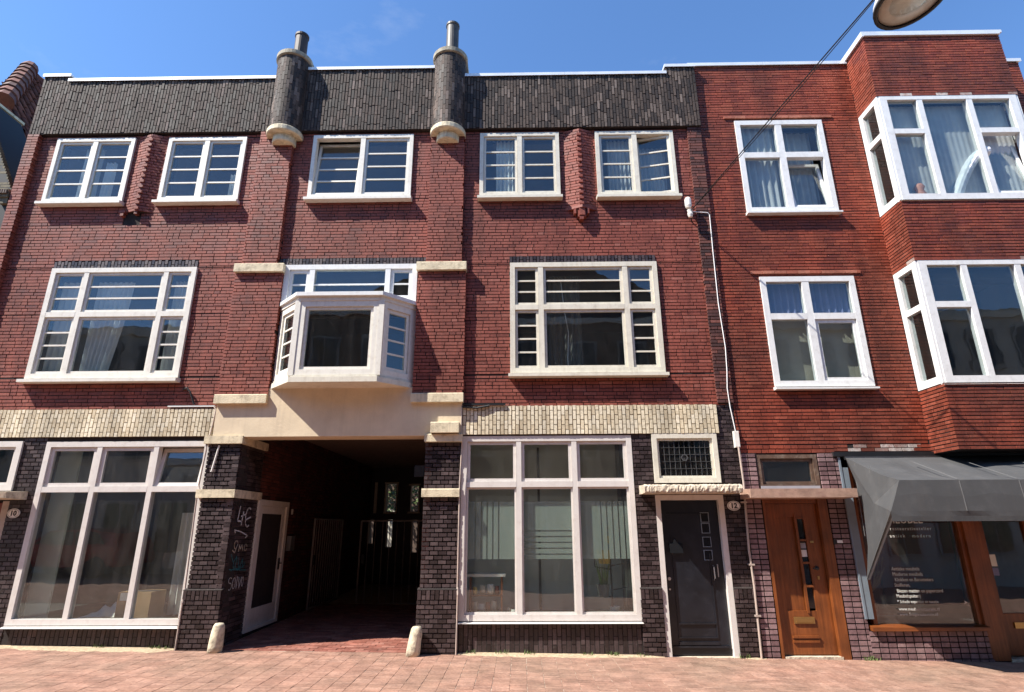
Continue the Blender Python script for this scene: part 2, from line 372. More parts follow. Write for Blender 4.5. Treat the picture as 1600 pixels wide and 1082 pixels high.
def lay(laid, O, U, N, u0, u1, w0, w1, holes=(), bond='wild', c=.06, L=.21, H=.1, jh=.0135, jv=.011, depth=.1, W=(0, 0, 1), jit=.003, seed=0, zj=None):
    """courses of bricks on the plane through O spanned by U and W, facing N; O, U, N, W are world vectors; holes are (u0,u1,w0,w1)"""
    O, U, N, W = (np.array(q, float) for q in (O, U, N, W)); rr = random.Random(seed + int((u0 * 7 + w0 * 13) * 100))
    n = int(round((w1 - w0) / c)); c = (w1 - w0) / max(n, 1); jv2 = zj if zj is not None else jv
    for i in range(n):
        za, zb = w0 + i * c + jh / 2, w0 + (i + 1) * c - jh / 2
        cuts = sorted({za, zb} | {q for h in holes for q in (h[2], h[3]) if za < q < zb})
        x = u0 - rr.random() * L if bond == 'wild' else u0 - ((i % 2) * (L + jv2) / 2 if bond == 'run' else 0)
        seq = []
        last = 0
        while x < u1:
            if bond == 'wild':
                ln = H if (rr.random() < .38 and last < 2) else L
                last = last + 1 if ln == H else 0
            else: ln = L
            seq.append((x, x + ln)); x += ln + jv2
        for k in range(len(cuts) - 1):
            ca, cb = cuts[k], cuts[k + 1]
            if cb - ca < .012: continue
            zc = (ca + cb) / 2
            fr = free(u0, u1, [(h[0], h[1]) for h in holes if h[2] <= zc <= h[3]])
            for a, b in seq:
                for p, q in fr:
                    s, e = max(a, p), min(b, q)
                    if e - s < .012: continue
                    pr = rr.uniform(-jit, jit); dz = rr.uniform(-.0015, .0015); dx = rr.uniform(-.002, .002)
                    laid.put(O + U * (s + dx) + W * (ca + dz) + N * pr, U, N, W, e - s, depth, cb - ca)

def front(laid, x0, x1, z0, z1, o=0.0, holes=(), **k):
    lay(laid, (0, -o, 0), (1, 0, 0), (0, -1, 0), x0, x1, z0, z1, holes, **k)
def upright(laid, x0, x1, z0, z1, o=0.0, L=.21, c=.06, bond='run', **k):
    """bricks standing on end: courses run up the wall"""
    holes = [(h[2], h[3], h[0], h[1]) for h in k.pop('holes', ())]
    lay(laid, (0, -o, 0), (0, 0, 1), (0, -1, 0), z0, z1, x0, x1, holes, bond=bond, c=c, L=L, W=(1, 0, 0), **k)
def side(laid, x, right, o0, o1, z0, z1, holes=(), **k):
    """wall running away from the street at x, facing right (+x) or left; o0 < o1; u is -out"""
    lay(laid, (x, 0, 0), (0, 1, 0), (1 if right else -1, 0, 0), -o1, -o0, z0, z1, holes, **k)

def core(x0, x1, z0, z1, o0, o1, holes=()):
    """wall body with real openings"""
    mb = MB(); xs = sorted({x0, x1} | {q for h in holes for q in h[:2] if x0 < q < x1}); zs = sorted({z0, z1} | {q for h in holes for q in h[2:] if z0 < q < z1})
    for j in range(len(zs) - 1):
        run = None
        for i in range(len(xs) - 1):
            xc, zc = (xs[i] + xs[i + 1]) / 2, (zs[j] + zs[j + 1]) / 2
            solid = not any(h[0] < xc < h[1] and h[2] < zc < h[3] for h in holes)
            if solid: run = [xs[i], xs[i + 1]] if run is None else [run[0], xs[i + 1]]
            if (not solid or i == len(xs) - 2) and run: mb.box(run[0], run[1], o0, o1, zs[j], zs[j + 1]); run = None
    return mb

# ------------------------------------------------------------------ windows: frame > sill, mullion, transom, sash, muntin, pane
def window(parent, x0, x1, z0, z1, o=.04, fw=.09, cols=(), rows=(), mw=.09, tw=.08, cells=None, m='trim', depth=.12, sill=None, sash=0.0, glass='glass', X=None, name='window', fwt=None, fwb=None):
    cells = cells or {}
    def nb():
        b = MB(); b.X = X; return b
    t, bt = fwt or fw, fwb or fw
    f = nb(); f.box(x0, x0 + fw, o - depth, o, z0, z1).box(x1 - fw, x1, o - depth, o, z0, z1).box(x0 + fw, x1 - fw, o - depth, o, z1 - t, z1).box(x0 + fw, x1 - fw, o - depth, o, z0, z0 + bt)
    W = f.build(name, m, parent)
    if sill:
        ex, h, out = sill
        nb().prism([(o - .06, z0 - .002), (o + out, z0 - .03), (o + out, z0 - h), (o - .06, z0 - h)], x0 - ex, x1 + ex, 'x').build('sill', m, W)
    ox = [x0 + fw] + [q for c in cols for q in (c - mw / 2, c + mw / 2)] + [x1 - fw]
    oz = [z0 + bt] + [q for r in rows for q in (r - tw / 2, r + tw / 2)] + [z1 - t]
    for c in cols: nb().box(c - mw / 2, c + mw / 2, o - depth + .004, o - .004, z0 + bt, z1 - t).build('mullion', m, W)
    for j in range(len(oz) // 2):
        for i in range(len(ox) // 2):
            a, b, p, q = ox[2 * i], ox[2 * i + 1], oz[2 * j], oz[2 * j + 1]
            cs = dict(sash=sash, h=0, v=0, tilt=0, turn=0); cs.update(cells.get('all', {})); cs.update(cells.get((i, j), {}))
            skip = cs.get('notop')
            if j < len(oz) // 2 - 1 and not skip:
                nb().box(a, b, o - depth + .008, o - .002, q, oz[2 * j + 2]).build('transom', m, W)
            if skip:
                q = oz[2 * j + 3]
            if cs.get('under'): continue
            T = Matrix() if X is None else X
            so = o - .03
            if cs['tilt']:   # hinged at the foot, top leaning in
                T = T @ Matrix.Translation(V(0, so, p)) @ Matrix.Rotation(R(-cs['tilt']), 4, 'X') @ Matrix.Translation(-Vector(V(0, so, p)))
            if cs['turn']:   # hinged at the right, left side swung in
                T = T @ Matrix.Translation(V(b, so, 0)) @ Matrix.Rotation(R(-cs['turn']), 4, 'Z') @ Matrix.Translation(-Vector(V(b, so, 0)))
            sw = cs['sash']; sp = W
            if sw:
                sb = MB(); sb.X = T
                g = .003
                sb.box(a + g, a + sw, so - .05, so, p + g, q - g).box(b - sw, b - g, so - .05, so, p + g, q - g).box(a + sw, b - sw, so - .05, so, q - sw, q - g).box(a + sw, b - sw, so - .05, so, p + g, p + sw)
                sb.build('sash', m, W)
                a, b, p, q = a + sw, b - sw, p + sw, q - sw
            hm = cs['h']; vm = cs['v']; mt = cs.get('mt', .028)
            for k in range(hm):
                z = p + (q - p) * (k + 1) / (hm + 1); mb = MB(); mb.X = T
                mb.box(a, b, so - .035, so - .008, z - mt / 2, z + mt / 2).build('muntin', m if not cs.get('lead') else 'lead', W)
            for k in range(vm):
                x = a + (b - a) * (k + 1) / (vm + 1); mb = MB(); mb.X = T
                mb.box(x - mt / 2, x + mt / 2, so - .033, so - .01, p, q).build('muntin', m if not cs.get('lead') else 'lead', W)
            for k in range(hm + 1):
                for l in range(vm + 1):
                    pa, pb = a + (b - a) * l / (vm + 1), a + (b - a) * (l + 1) / (vm + 1); za, zb = p + (q - p) * k / (hm + 1), p + (q - p) * (k + 1) / (hm + 1)
                    e = mt / 2
                    pa += e if l else 0; pb -= e if l < vm else 0; za += e if k else 0; zb -= e if k < hm else 0
                    mb = MB(); c0 = Vector(V((pa + pb) / 2, so - .022, (za + zb) / 2))
                    mb.X = T @ Matrix.Translation(c0) @ Matrix.Rotation(R(random.uniform(-.22, .22)), 4, 'X') @ Matrix.Rotation(R(random.uniform(-.22, .22)), 4, 'Z') @ Matrix.Translation(-c0)
                    mb.box(pa, pb, so - .024, so - .02, za, zb).build('pane', glass, W)
    return W

def drape(x0, x1, o, z0, z1, folds=7, amp=.035, gather=0.0, th=.006):
    """pleated cloth; gather narrows the foot towards x0"""
    n = folds * 6; mb = MB(); rows = 5; pts = []
    for s in (0, 1):
        for r in range(rows + 1):
            z = z1 + (z0 - z1) * r / rows; wd = 1 - gather * (r / rows) ** 1.5
            for i in range(n + 1):
                t = i / n; x = x0 + (x1 - x0) * t * wd
                pts.append(V(x, o + amp * math.sin(2 * math.pi * folds * t + .5 * math.sin(5 * t)) * (.6 + .4 * r / rows) - s * th, z))
    fs = []; K = (rows + 1) * (n + 1)
    for r in range(rows):
        for i in range(n):
            q = r * (n + 1) + i; fs += [(q, q + 1, q + n + 2, q + n + 1), (K + q, K + q + n + 1, K + q + n + 2, K + q + 1)]
    for r in range(rows):
        for i in (0, n):
            q = r * (n + 1) + i; fs.append((q, q + n + 1, K + q + n + 1, K + q))
    mb.add(pts, fs); return mb

def text(body, x, o, z, size, mat, parent, align='LEFT', name='lettering', sx=1.0, shear=0.0, spacing=1.0, bold=0.0):
    cu = bpy.data.curves.new(name, 'FONT'); cu.body = body; cu.size = size; cu.align_x = align; cu.extrude = .0012; cu.shear = shear; cu.space_character = spacing; cu.offset = bold
    cu.resolution_u = 2
    tmp = bpy.data.objects.new(name, cu); me = bpy.data.meshes.new_from_object(tmp); bpy.data.objects.remove(tmp); me.materials.clear(); me.materials.append(M[mat]); t = bpy.data.objects.new(name, me)
    t.location = V(x, o, z); t.rotation_euler = (R(90), 0, 0); t.scale = (sx, 1, 1)
    return link(t, parent)

def film_mat():
    m, N, L, B = nmat('frosted_film')
    tr = N.new('ShaderNodeBsdfTransparent'); ms = N.new('ShaderNodeMixShader'); ms.inputs[0].default_value = .42
    B.inputs['Base Color'].default_value = (.5, .58, .53, 1); B.inputs['Roughness'].default_value = .9
    L.new(tr.outputs[0], ms.inputs[1]); L.new(B.outputs[0], ms.inputs[2]); L.new(ms.outputs[0], N['Material Output'].inputs['Surface'])
    return m
M['film'] = film_mat()
def GZ(x): return -.0145 * (x + 1)        # the street falls gently to the right
# ------------------------------------------------------------------ the setting: street and passage floor
mb = MB()
for x0, x1, y0, y1 in ((-60, 60, -40, 0.0), (-60, -4.55, 0, 40), (-1.45, 60, 0, 40), (-4.55, -1.45, 8.6, 40)):
    mb.add([(x0, y0, GZ(x0) - .0045), (x1, y0, GZ(x1) - .0045), (x1, y1, GZ(x1) - .0045), (x0, y1, GZ(x0) - .0045)], [(0, 1, 2, 3)])
mb.add([(x, y, GZ(x) - .006 + .018 * max(0, y)) for x, y in ((-4.55, 0), (-1.45, 0), (-1.45, 8.6), (-4.55, 8.6))], [(0, 1, 2, 3)])
pave = mb.build('pavement', 'sandj', kind='structure')
MB().add([(-60, -12.5, GZ(-60)), (60, -12.5, GZ(60)), (60, -4.45, GZ(60)), (-60, -4.45, GZ(-60))], [(0, 1, 2, 3)]).build('street', 'paver', kind='structure')
pv = Laid('paving_brick', 'paver', pave, 300)
slope = np.array((1, 0, -.0145)); slope /= np.linalg.norm(slope)
rr = random.Random(3)
x = -9.6
while x < 9.4:
    if x > 3.3:
        y = -4.4 - rr.random() * .2
        while y < -.01:
            d = min(.2, -.004 - y)
            if d > .03: pv.put(np.array((x, y, GZ(x) + rr.uniform(-.0012, .0012))), slope, np.array((0, 0, 1.)), np.array((0, 1., 0)), .0985, .05, d)
            y += .2045
        x += .103
        continue
    y = -4.4 - rr.random() * .105
    while y < -.01:
        d = min(.1, -.004 - y)
        if d > .03:
            wob = rr.uniform(-.0012, .0012)
            pv.put(np.array((x + rr.uniform(-.003, .003), y, GZ(x) + wob)), slope, np.array((0, 0, 1.)), np.array((0, 1., 0)), .2, .05, d)
        y += .1035
    x += .2055
pv.finish('paving')
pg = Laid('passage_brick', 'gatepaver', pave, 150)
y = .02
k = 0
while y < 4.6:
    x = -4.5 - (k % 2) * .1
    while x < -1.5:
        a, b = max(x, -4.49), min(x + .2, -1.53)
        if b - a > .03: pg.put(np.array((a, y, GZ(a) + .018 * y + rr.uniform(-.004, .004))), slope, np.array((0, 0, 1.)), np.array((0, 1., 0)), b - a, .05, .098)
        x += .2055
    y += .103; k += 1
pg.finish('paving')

# ------------------------------------------------------------------ the wide red brick house with the gateway
house = thing('brick_house', 'wide dark-red brick house with dark parapet, twin round chimneys and an open gateway', 'house', (-2.96, 0, 0))
A_ = (-8.86, -7.345, 7.53, 8.92); B_ = (-6.69, -5.19, 7.53, 8.91); C_ = (-3.905, -1.99, 7.555, 8.92); D_ = (-.72, .775, 7.545, 8.92); E_ = (1.46, 2.935, 7.535, 8.925)
F_ = (-8.32, -5.72, 4.155, 6.18); G_ = (-.16, 2.415, 4.19, 6.2); H_ = (-4.145, -1.79, 5.46, 6.2); HB = (-4.05, -1.87, 4.1, 5.3)
I_ = (-7.7, -5.02, .38, 3.1); J_ = (-.94, 1.775, .43, 3.15); K_ = (2.1, 3.135, 2.4, 3.17); D12 = (2.09, 3.14, -.1, 2.215); W10 = (-9.3, -8.08, 2.33, 3.11); D10 = (-9.3, -8.08, -.1, 2.17)
GATE = (-4.5, -1.52, -.3, 3.5)
hs = [A_, B_, C_, D_, E_, F_, G_, H_, HB]
broken = (-7.27, -6.95, 7.05, 7.29)
core(-9.4, 3.47, -.2, 10.2, -.32, -.008, hs + [I_, J_, K_, D12, W10, D10, GATE]).build('wall', 'mortar', house)
red = Laid('brick', 'red', house, 300); dk = Laid('dark_brick', 'dark', house, 300); pp = Laid('parapet_brick', 'para', house, 120); cb = Laid('cream_brick', 'cream', house, 300)
lintF = (-8.33, -5.73, 6.18, 6.335); lintG = (-.17, 2.41, 6.2, 6.34); lintH = (-4.28, -1.64, 6.2, 6.335)
pierA, pierB = (-4.91, -4.28, 6.19, 8.99), (-1.64, -1.01, 6.19, 8.99)
wideA, wideB = (-4.99, -4.15, 3.69, 6.2), (-1.77, -.93, 3.69, 6.2)
prowA, prowB = (-7.29, -6.74, 7.3, 8.97), (.87, 1.42, 7.3, 8.97)
endA, endB = (-9.4, -9.22, 3.62, 9.0), (3.23, 3.47, 3.65, 9.0)
front(red, -9.4, 3.47, 3.63, 8.99, 0, hs + [lintF, lintG, lintH, pierA, pierB, wideA, wideB, prowA, prowB, endA, endB, broken, (-4.2, -1.7, 3.6, 4.1), (-4.15, -1.77, 3.6, 6.2)], seed=1)
for x0, x1, z0, z1 in (pierA, pierB):
    MB().box(x0 + .02, x1 - .02, -.008, .076, z0, z1).build('pier', 'mortar', house)
    front(red, x0, x1, z0, z1, .09, (), seed=5)
for x0, x1, z0, z1 in ((-4.99, -4.15, 3.84, 6.03), (-1.77, -.93, 3.84, 6.03)):
    MB().box(x0 + .02, x1 - .02, -.008, .076, z0, z1).build('pier', 'mortar', house)
    front(red, x0, x1, z0, z1, .09, (), seed=9)
front(red, -9.42, -9.2, 3.0, 8.995, .095, (), bond='run', L=.21, seed=2); MB().box(-9.4, -9.23, -.008, .08, 2.9, 9).build('pier', 'mortar', house)
mot = Laid('mottled_brick', 'mottled', house, 100); front(mot, 3.215, 3.468, 3.66, 8.995, .045, (), seed=3); mot.finish(); MB().box(3.23, 3.46, -.006, .03, 3.66, 9).build('pier', 'mortar', house)
# soldier courses over the windows
for q in (lintF, lintG, lintH): upright(dk, q[0], q[1], q[2] + .004, q[3], .012, L=.13, jit=.004)
# brick prows between the top windows, with a toothed ridge
for (x0, x1, z0, z1), xa in ((prowA, -7.0), (prowB, 1.15)):
    po = .095
    MB().prism([(x0 + .02, -.008), (xa, po - .03), (x1 - .02, -.008)], z0, z1, 'z').build('prow', 'mortar', house)
    for a, b in (((x0, 0), (xa, po)), ((xa, po), (x1, 0))):
        du, do = b[0] - a[0], b[1] - a[1]; ln = math.hypot(du, do); U = (du / ln, -do / ln, 0); Nn = (-do / ln, -du / ln, 0)
        if Nn[1] > 0: Nn = (-Nn[0], -Nn[1], 0)
        lay(red, V(a[0], a[1], 0), U, Nn, 0, ln, z0, z1 - .005, (), bond='wild', depth=.07, seed=int(xa * 10) + 50)
    n = 14
    tooth = MB()
    for i in range(n * 2):
        z = z0 + .03 + i * (z1 - z0 - .08) / (n * 2)
        if i % 2 == 0: red.put(np.array(V(xa - .04, po + .016, z)), np.array((1., 0, 0)), np.array((0, -1., 0)), np.array((0, 0, 1.)), .075, .07, .046)
mb = MB(); mb.prism([(.85, .0), (1.15, .15), (1.44, .0)], 7.245, 7.295, 'z'); mb.build('corbel', 'red', house)
mb = MB(); mb.box(1.07, 1.22, 0, .09, 7.08, 7.245).box(1.095, 1.195, .09, .12, 7.1, 7.245).box(1.1, 1.17, 0, .11, 7.02, 7.08).box(1.235, 1.275, 0, .1, 7.14, 7.245).box(1.0, 1.04, 0, .1, 7.14, 7.245); mb.build('corbel', 'red', house)
mb = MB(); mb.prism([(-7.27, 7.06), (-7.18, 7.03), (-7.0, 7.05), (-6.94, 7.2), (-6.97, 7.3), (-7.27, 7.3)], -.1, -.03, 'o'); mb.build('broken_patch', 'rubber_and_shade', house)
for x, z, l in ((-7.34, 7.27, .12), (-7.3, 7.21, .06), (-7.05, 7.25, .06)): red.put(np.array(V(x, .07, z)), np.array((1., 0, .06)), np.array((0, -1., 0)), np.array((0, 0, 1.)), l, .15, .05)
# dark parapet of bricks on end, with metal capping
PO = .085
for x0, x1, zt in ((-9.43, -8.9, 10.36), (-8.9, -4.74, 10.24), (-4.16, -1.62, 10.43), (-1.04, 2.9, 10.22), (2.9, 3.475, 10.38)):
    MB().box(x0, x1, -.3, PO - .01, 9.0, zt - .005).build('parapet', 'mortar', house)
    upright(pp, x0, x1, 9.003, zt, PO, L=.2, H=.2, bond='wild', jh=.017, jv=.013, seed=int(zt * 100), jit=.005)
    seg = 2.0; n = max(1, round((x1 - x0) / seg))
    for i in range(n):
        a, b = x0 + (x1 - x0) * i / n, x0 + (x1 - x0) * (i + 1) / n
        MB().prism([(-.34, zt + .05), (PO + .03, zt + .045), (PO + .03, zt - .02), (PO + .022, zt - .02), (PO + .022, zt + .0), (-.34, zt)], a - .015 * (i == 0), b - .003 + .018 * (i == n - 1), 'x').build('coping', 'zinc', house)
for cx, zp in ((-4.45, 11.47), (-1.33, 11.68)):
    ch = MB().lathe([(.295, 8.92), (.295, 10.56)], cx, .06, 28, -90, 270).box(cx - .29, cx + .29, -1.0, .05, 9.5, 10.56).build('chimney', 'mortar', house)
    cbk = Laid('shaft_brick', 'para', ch, 60)
    nseg = 19
    for i in range(nseg):
        a = R(-6 + 192 * (i + .5) / nseg); Nn = np.array((math.cos(a), -math.sin(a), 0)); U = np.array((-math.sin(a), -math.cos(a), 0)); z = 8.93 - (i % 2) * .1 - rr.random() * .03
        while z < 10.56:
            q, t = max(z, 8.925), min(z + .2, 10.555)
            if t - q > .03: cbk.put(np.array(V(cx, .06, q)) + Nn * (.305 + rr.uniform(-.003, .003)) - U * .0255, U, Nn, np.array((0, 0, 1.)), .051, .05, t - q)
            z += .21
    side(cbk, cx + .3, True, -1.0, .04, 9.9, 10.55, (), seed=4)
    cbk.finish()
    MB().lathe([(.32, 10.56), (.345, 10.575), (.345, 10.66), (.32, 10.68), (0, 10.69)], cx, .06, 32, -90, 270, ).box(cx - .335, cx + .335, -1.04, .05, 10.565, 10.665).build('chimney_cap', 'capstone', ch)
    MB().lathe([(.13, 10.68), (.125, zp - .05), (.14, zp - .045), (.14, zp), (.1, zp), (.1, zp - .3), (0, zp - .3)], cx + .0, -.1, 20).build('chimney_pot', 'potm' if cx < -2 else 'potg', ch, smooth=False)
    MB().lathe([(0, 8.67), (.2, 8.67), (.215, 8.685), (.215, 8.82), (0, 8.82)], cx, .06, 24, -90, 270).build('corbel_stone', 'stone', ch)
    MB().lathe([(0, 8.82), (.32, 8.82), (.335, 8.835), (.335, 8.915), (.325, 8.93), (0, 8.93)], cx, .06, 28, -90, 270).build('corbel_stone', 'stone', ch)
# plaster lintel, capping stones
mb = MB(); mb.prism([(-4.97, 3.155), (-.945, 3.155), (-.945, 3.69), (-1.77, 3.69), (-1.77, 3.95), (-4.15, 3.95), (-4.15, 3.69), (-4.97, 3.69)], -.33, .07, 'o'); mb.build('lintel_beam', 'plaster', house)
for x0, x1, z0, z1, o in ((-5.0, -4.14, 3.69, 3.84, .15), (-1.78, -.925, 3.69, 3.84, .15), (-5.0, -4.13, 6.035, 6.19, .155), (-1.79, -.92, 6.035, 6.19, .155), (-1.43, -.98, 3.185, 3.355, .2), (-1.53, -.93, 3.05, 3.175, .14), (-1.545, -.955, 2.2, 2.325, .11)):
    MB().prism([(-.01, z0), (o, z0), (o, z1 - .012), (o - .012, z1), (-.01, z1)], x0, x1, 'x').build('capping_stone', 'stone', house)
for z0, z1, e in ((3.045, 3.17, .04), (2.205, 2.33, .03)):
    MB().prism([(-5.08, .1), (-4.5 + e, .1), (-4.5 + e, -.9), (-4.52, -.9), (-4.52, -.01), (-5.08, -.01)], z0, z1, 'z').build('capping_stone', 'stone', house)
# cream brick bands
for x0, x1, z1 in ((-9.4, -5.0, 3.625), (-.94, 3.19, 3.64)):
    MB().box(x0, x1, -.006, .02, 3.172, z1).build('band_backing', 'mortarc', house)
    upright(cb, x0, x1, 3.175, z1, .035, L=.145, c=.062, seed=int(x0), jit=.002)
# dark glazed brick: pillars, piers, plinths
HK = dict(bond='run', L=.118, c=.066, jh=.016, jv=.013, jit=.005)
front(dk, -8.08, -7.7, -.1, 3.17, .0, [], seed=11, **HK); front(dk, -5.02, -4.5, -.1, 3.05, .04, [(-5.02, -4.5, 2.2, 2.33)], seed=12, **HK); front(dk, -1.52, -.97, -.1, 3.05, .04, [(-1.52, -.97, 2.2, 2.33)], seed=13, **HK)
front(dk, 1.775, 2.09, -.2, 3.17, .0, [], seed=14, **HK); front(dk, 3.14, 3.466, -.2, 3.655, .0, [], seed=15, **HK); front(dk, 2.09, 3.14, 2.215, 2.4, .0, [], seed=16, **HK)
for x0, x1 in ((-5.05, -4.47), (-1.55, -.955), (1.76, 2.085), (3.145, 3.46)):
    o = .085 if x0 < 0 else .035
    MB().box(x0 + .015, x1 - .015, -.005, o - .012, -.2, .84).build('skirt', 'mortar', house)
    front(dk, x0, x1, -.17, .725, o, [], seed=int(x0 * 9), **HK); upright(dk, x0, x1, .73, .86, o + .004, L=.13, c=.066, seed=3)
    MB().prism([(-.005, .862), (o + .004, .862), (o + .004, .87), (-.005, .89)], x0, x1, 'x').build('skirt_ledge', 'mortar', house)
for x0, x1, zt in ((-7.6, -5.06, .345), (-.93, 1.745, .395)):
    upright(dk, x0, x1, -.1, zt, -.005, L=.205, c=.068, seed=8)
side(dk, -4.5, True, -.86, .04, -.1, 3.05, [(-.04, .9, 2.2, 2.33)], c=.064, seed=20)
# passage
mb = MB(); mb.box(-4.8, -4.51, -8.6, -.3, -.3, 3.6).box(-1.51, -1.2, -8.6, -.3, -.3, 3.6).box(-4.8, -1.2, -8.6, -.33, 3.5, 3.7); mb.build('passage_shell', 'mortar', house)
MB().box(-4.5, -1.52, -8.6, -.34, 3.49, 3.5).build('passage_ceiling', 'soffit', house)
psb = Laid('passage_wall_brick', 'shaded_red', house, 200)
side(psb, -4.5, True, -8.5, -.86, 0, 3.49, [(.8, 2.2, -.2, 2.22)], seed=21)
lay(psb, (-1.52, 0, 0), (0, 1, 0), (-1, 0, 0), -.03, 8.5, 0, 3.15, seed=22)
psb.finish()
# white glazed side door in the passage
TD = Matrix.Translation((-4.5, 0, 0)) @ Matrix.Rotation(R(90), 4, 'Z')
dr = window(house, .84, 2.17, .13, 2.22, .03, .1, (), (), cells={'all': dict(sash=.13)}, m='trim', X=TD, name='side_door', fwb=.05)
mb = MB(); mb.X = TD; mb.box(.97, 2.04, -.04, .01, .3, .47); mb.build('kick_panel', 'trim', dr)
mb = MB(); mb.X = TD; mb.box(1.98, 2.02, 0, .02, 1.02, 1.22).tube([(2.0, .01, 1.13), (2.0, .06, 1.13), (1.88, .06, 1.13)], .009); mb.build('door_handle', 'blackm', dr)
MB().box(-4.9, -4.56, -2.2, -.84, .02, .125).build('door_step', 'roughstone', house)
mb = MB(); mb.box(-4.5, -4.42, -2.5, -2.3, 1.33, 1.6); mb.build('intercom_box', 'steel', house)
MB().box(-4.495, -4.48, -2.42, -2.36, 2.0, 2.1).build('lamp_plate', 'enamel', house)
# end wall of the passage: openings through to the yard
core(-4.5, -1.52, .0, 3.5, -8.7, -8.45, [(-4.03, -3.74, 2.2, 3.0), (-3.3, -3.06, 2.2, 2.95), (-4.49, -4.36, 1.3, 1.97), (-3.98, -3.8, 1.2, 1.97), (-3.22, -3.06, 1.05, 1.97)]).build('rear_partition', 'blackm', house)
mb = MB()
for x0, x1, zt in ((-4.38, -4.3, 3.05), (-4.07, -4.03, 3.0), (-3.72, -3.68, 3.0), (-3.06, -3.02, 2.95)): mb.box(x0, x1, -8.45, -8.4, 2.15, zt)
for x0, x1, zt in ((-4.08, -3.67, 3.0), (-3.36, -3.0, 2.95)): mb.box(x0, x1, -8.445, -8.395, zt, zt + .05).box(x0, x1, -8.445, -8.39, 2.14, 2.19)
mb.build('rear_frame', 'offwhite', house)
# rooms behind the windows
def room(x0, x1, o0, o1, z0, z1, mats=('inside', 'inside', 'wood_d'), name='room'):
    mb = MB(); d0, d1 = o1, o0
    mb.quad([(x0, d1, z0), (x1, d1, z0), (x1, d1, z1), (x0, d1, z1)], 0).quad([(x0, d0, z0), (x0, d1, z0), (x0, d1, z1), (x0, d0, z1)], 0).quad([(x1, d0, z0), (x1, d0, z1), (x1, d1, z1), (x1, d1, z0)], 0)
    mb.quad([(x0, d0, z1), (x0, d1, z1), (x1, d1, z1), (x1, d0, z1)], 1).quad([(x0, d0, z0), (x1, d0, z0), (x1, d1, z0), (x0, d1, z0)], 2)
    return mb.build(name, mats, fix=False)
def rooms(parent, lst):
    for a in lst:
        r = room(*a); r.parent = parent; r.matrix_parent_inverse = Matrix.Translation(-ROOTLOC[parent])
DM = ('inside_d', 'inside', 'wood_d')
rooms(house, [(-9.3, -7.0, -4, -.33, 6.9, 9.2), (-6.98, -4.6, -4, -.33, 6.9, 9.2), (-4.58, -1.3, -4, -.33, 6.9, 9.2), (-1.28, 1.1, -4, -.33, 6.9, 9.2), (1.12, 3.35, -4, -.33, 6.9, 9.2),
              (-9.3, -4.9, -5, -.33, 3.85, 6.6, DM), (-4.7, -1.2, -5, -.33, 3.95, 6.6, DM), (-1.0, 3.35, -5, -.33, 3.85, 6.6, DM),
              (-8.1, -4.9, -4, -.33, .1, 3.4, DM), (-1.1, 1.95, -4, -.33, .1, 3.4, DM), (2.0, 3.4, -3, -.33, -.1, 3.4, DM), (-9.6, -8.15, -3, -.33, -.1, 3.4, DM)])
MB().box(-9.4, 3.47, -9, -.32, 9.6, 9.75).box(-9.4, 3.47, -9.2, -9.0, 3.7, 9.75).box(-9.4, -4.85, -9.2, -9, -.3, 3.7).box(-1.15, 3.47, -9.2, -9, -.3, 3.7).build('roof', 'grey', house)

# windows of the wide house
two = dict(all=dict(sash=.045, h=3))
for q, cells in ((A_, two), (B_, two), (C_, {'all': dict(sash=.05, h=3), (0, 0): dict(tilt=7)}), (D_, two), (E_, {'all': dict(sash=.05, h=3), (1, 0): dict(turn=12)})):
    window(house, *q, .045, .07, ((q[0] + q[1]) / 2,), (), mw=.09, cells=cells, m='trim' if q[0] < 0 and q is not D_ else 'offwhite', sill=(.03, .08, .09))
FC = {(0, 1): dict(h=2), (1, 1): dict(h=2), (2, 1): dict(h=2), (0, 0): dict(h=3), (1, 0): dict(h=0), (2, 0): dict(h=3), 'all': dict(sash=.045)}
window(house, *F_, .045, .085, (-7.675, -6.25), (5.3,), mw=.085, tw=.09, cells=FC, sill=(.03, .08, .1))
window(house, *G_, .045, .085, (.375, 1.85), (5.36,), mw=.09, tw=.09, cells=FC, m='offwhite', sill=(.03, .08, .1))
window(house, *H_, .045, .09, (-3.65, -2.31), (), mw=.09, cells={(0, 0): dict(sash=.06, h=1), (1, 0): dict(h=1), (2, 0): dict(sash=.06, h=1)}, m='white')
# the bay
bay = MB()
hw, fw_, bo = 1.205, .695, .5
def bayplan(e): return [(-2.96 - hw - e, 0), (-2.96 - fw_ - e * .5, bo + e), (-2.96 + fw_ + e * .5, bo + e), (-2.96 + hw + e, 0)]
bay.prism(bayplan(.02), 3.945, 4.03, 'z').prism(bayplan(-.01), 4.03, 4.07, 'z')
bay = bay.build('bay_window', 'offwhite', house)
MB().prism(bayplan(.045), 5.405, 5.47, 'z').build('bay_roof', 'white', bay); MB().prism(bayplan(-.005), 5.335, 5.405, 'z').build('bay_frieze', 'trim', bay)
window(bay, -2.96 - fw_ + .03, -2.96 + fw_ - .03, 4.06, 5.335, bo - .02, .1, (), (), cells={'all': dict(sash=.05)}, m='trim', name='front_light', depth=.09)
ang = math.atan2(bo, hw - fw_); sl = math.hypot(bo, hw - fw_)
for sgn, px in ((-1, -2.96 - hw), (1, -2.96 + fw_)):
    TX = Matrix.Translation(V(px, 0 if sgn < 0 else bo, 0)) @ Matrix.Rotation(sgn * ang, 4, 'Z')
    window(bay, .02, sl - .02, 4.06, 5.335, -.02, .11, (), (), cells={'all': dict(sash=.06, h=3)}, m='trim', X=TX, name='side_light', depth=.09)
for px in (-2.96 - fw_, -2.96 + fw_): MB().box(px - .045, px + .045, bo - .1, bo - .008, 4.06, 5.335).build('corner_post', 'trim', bay)
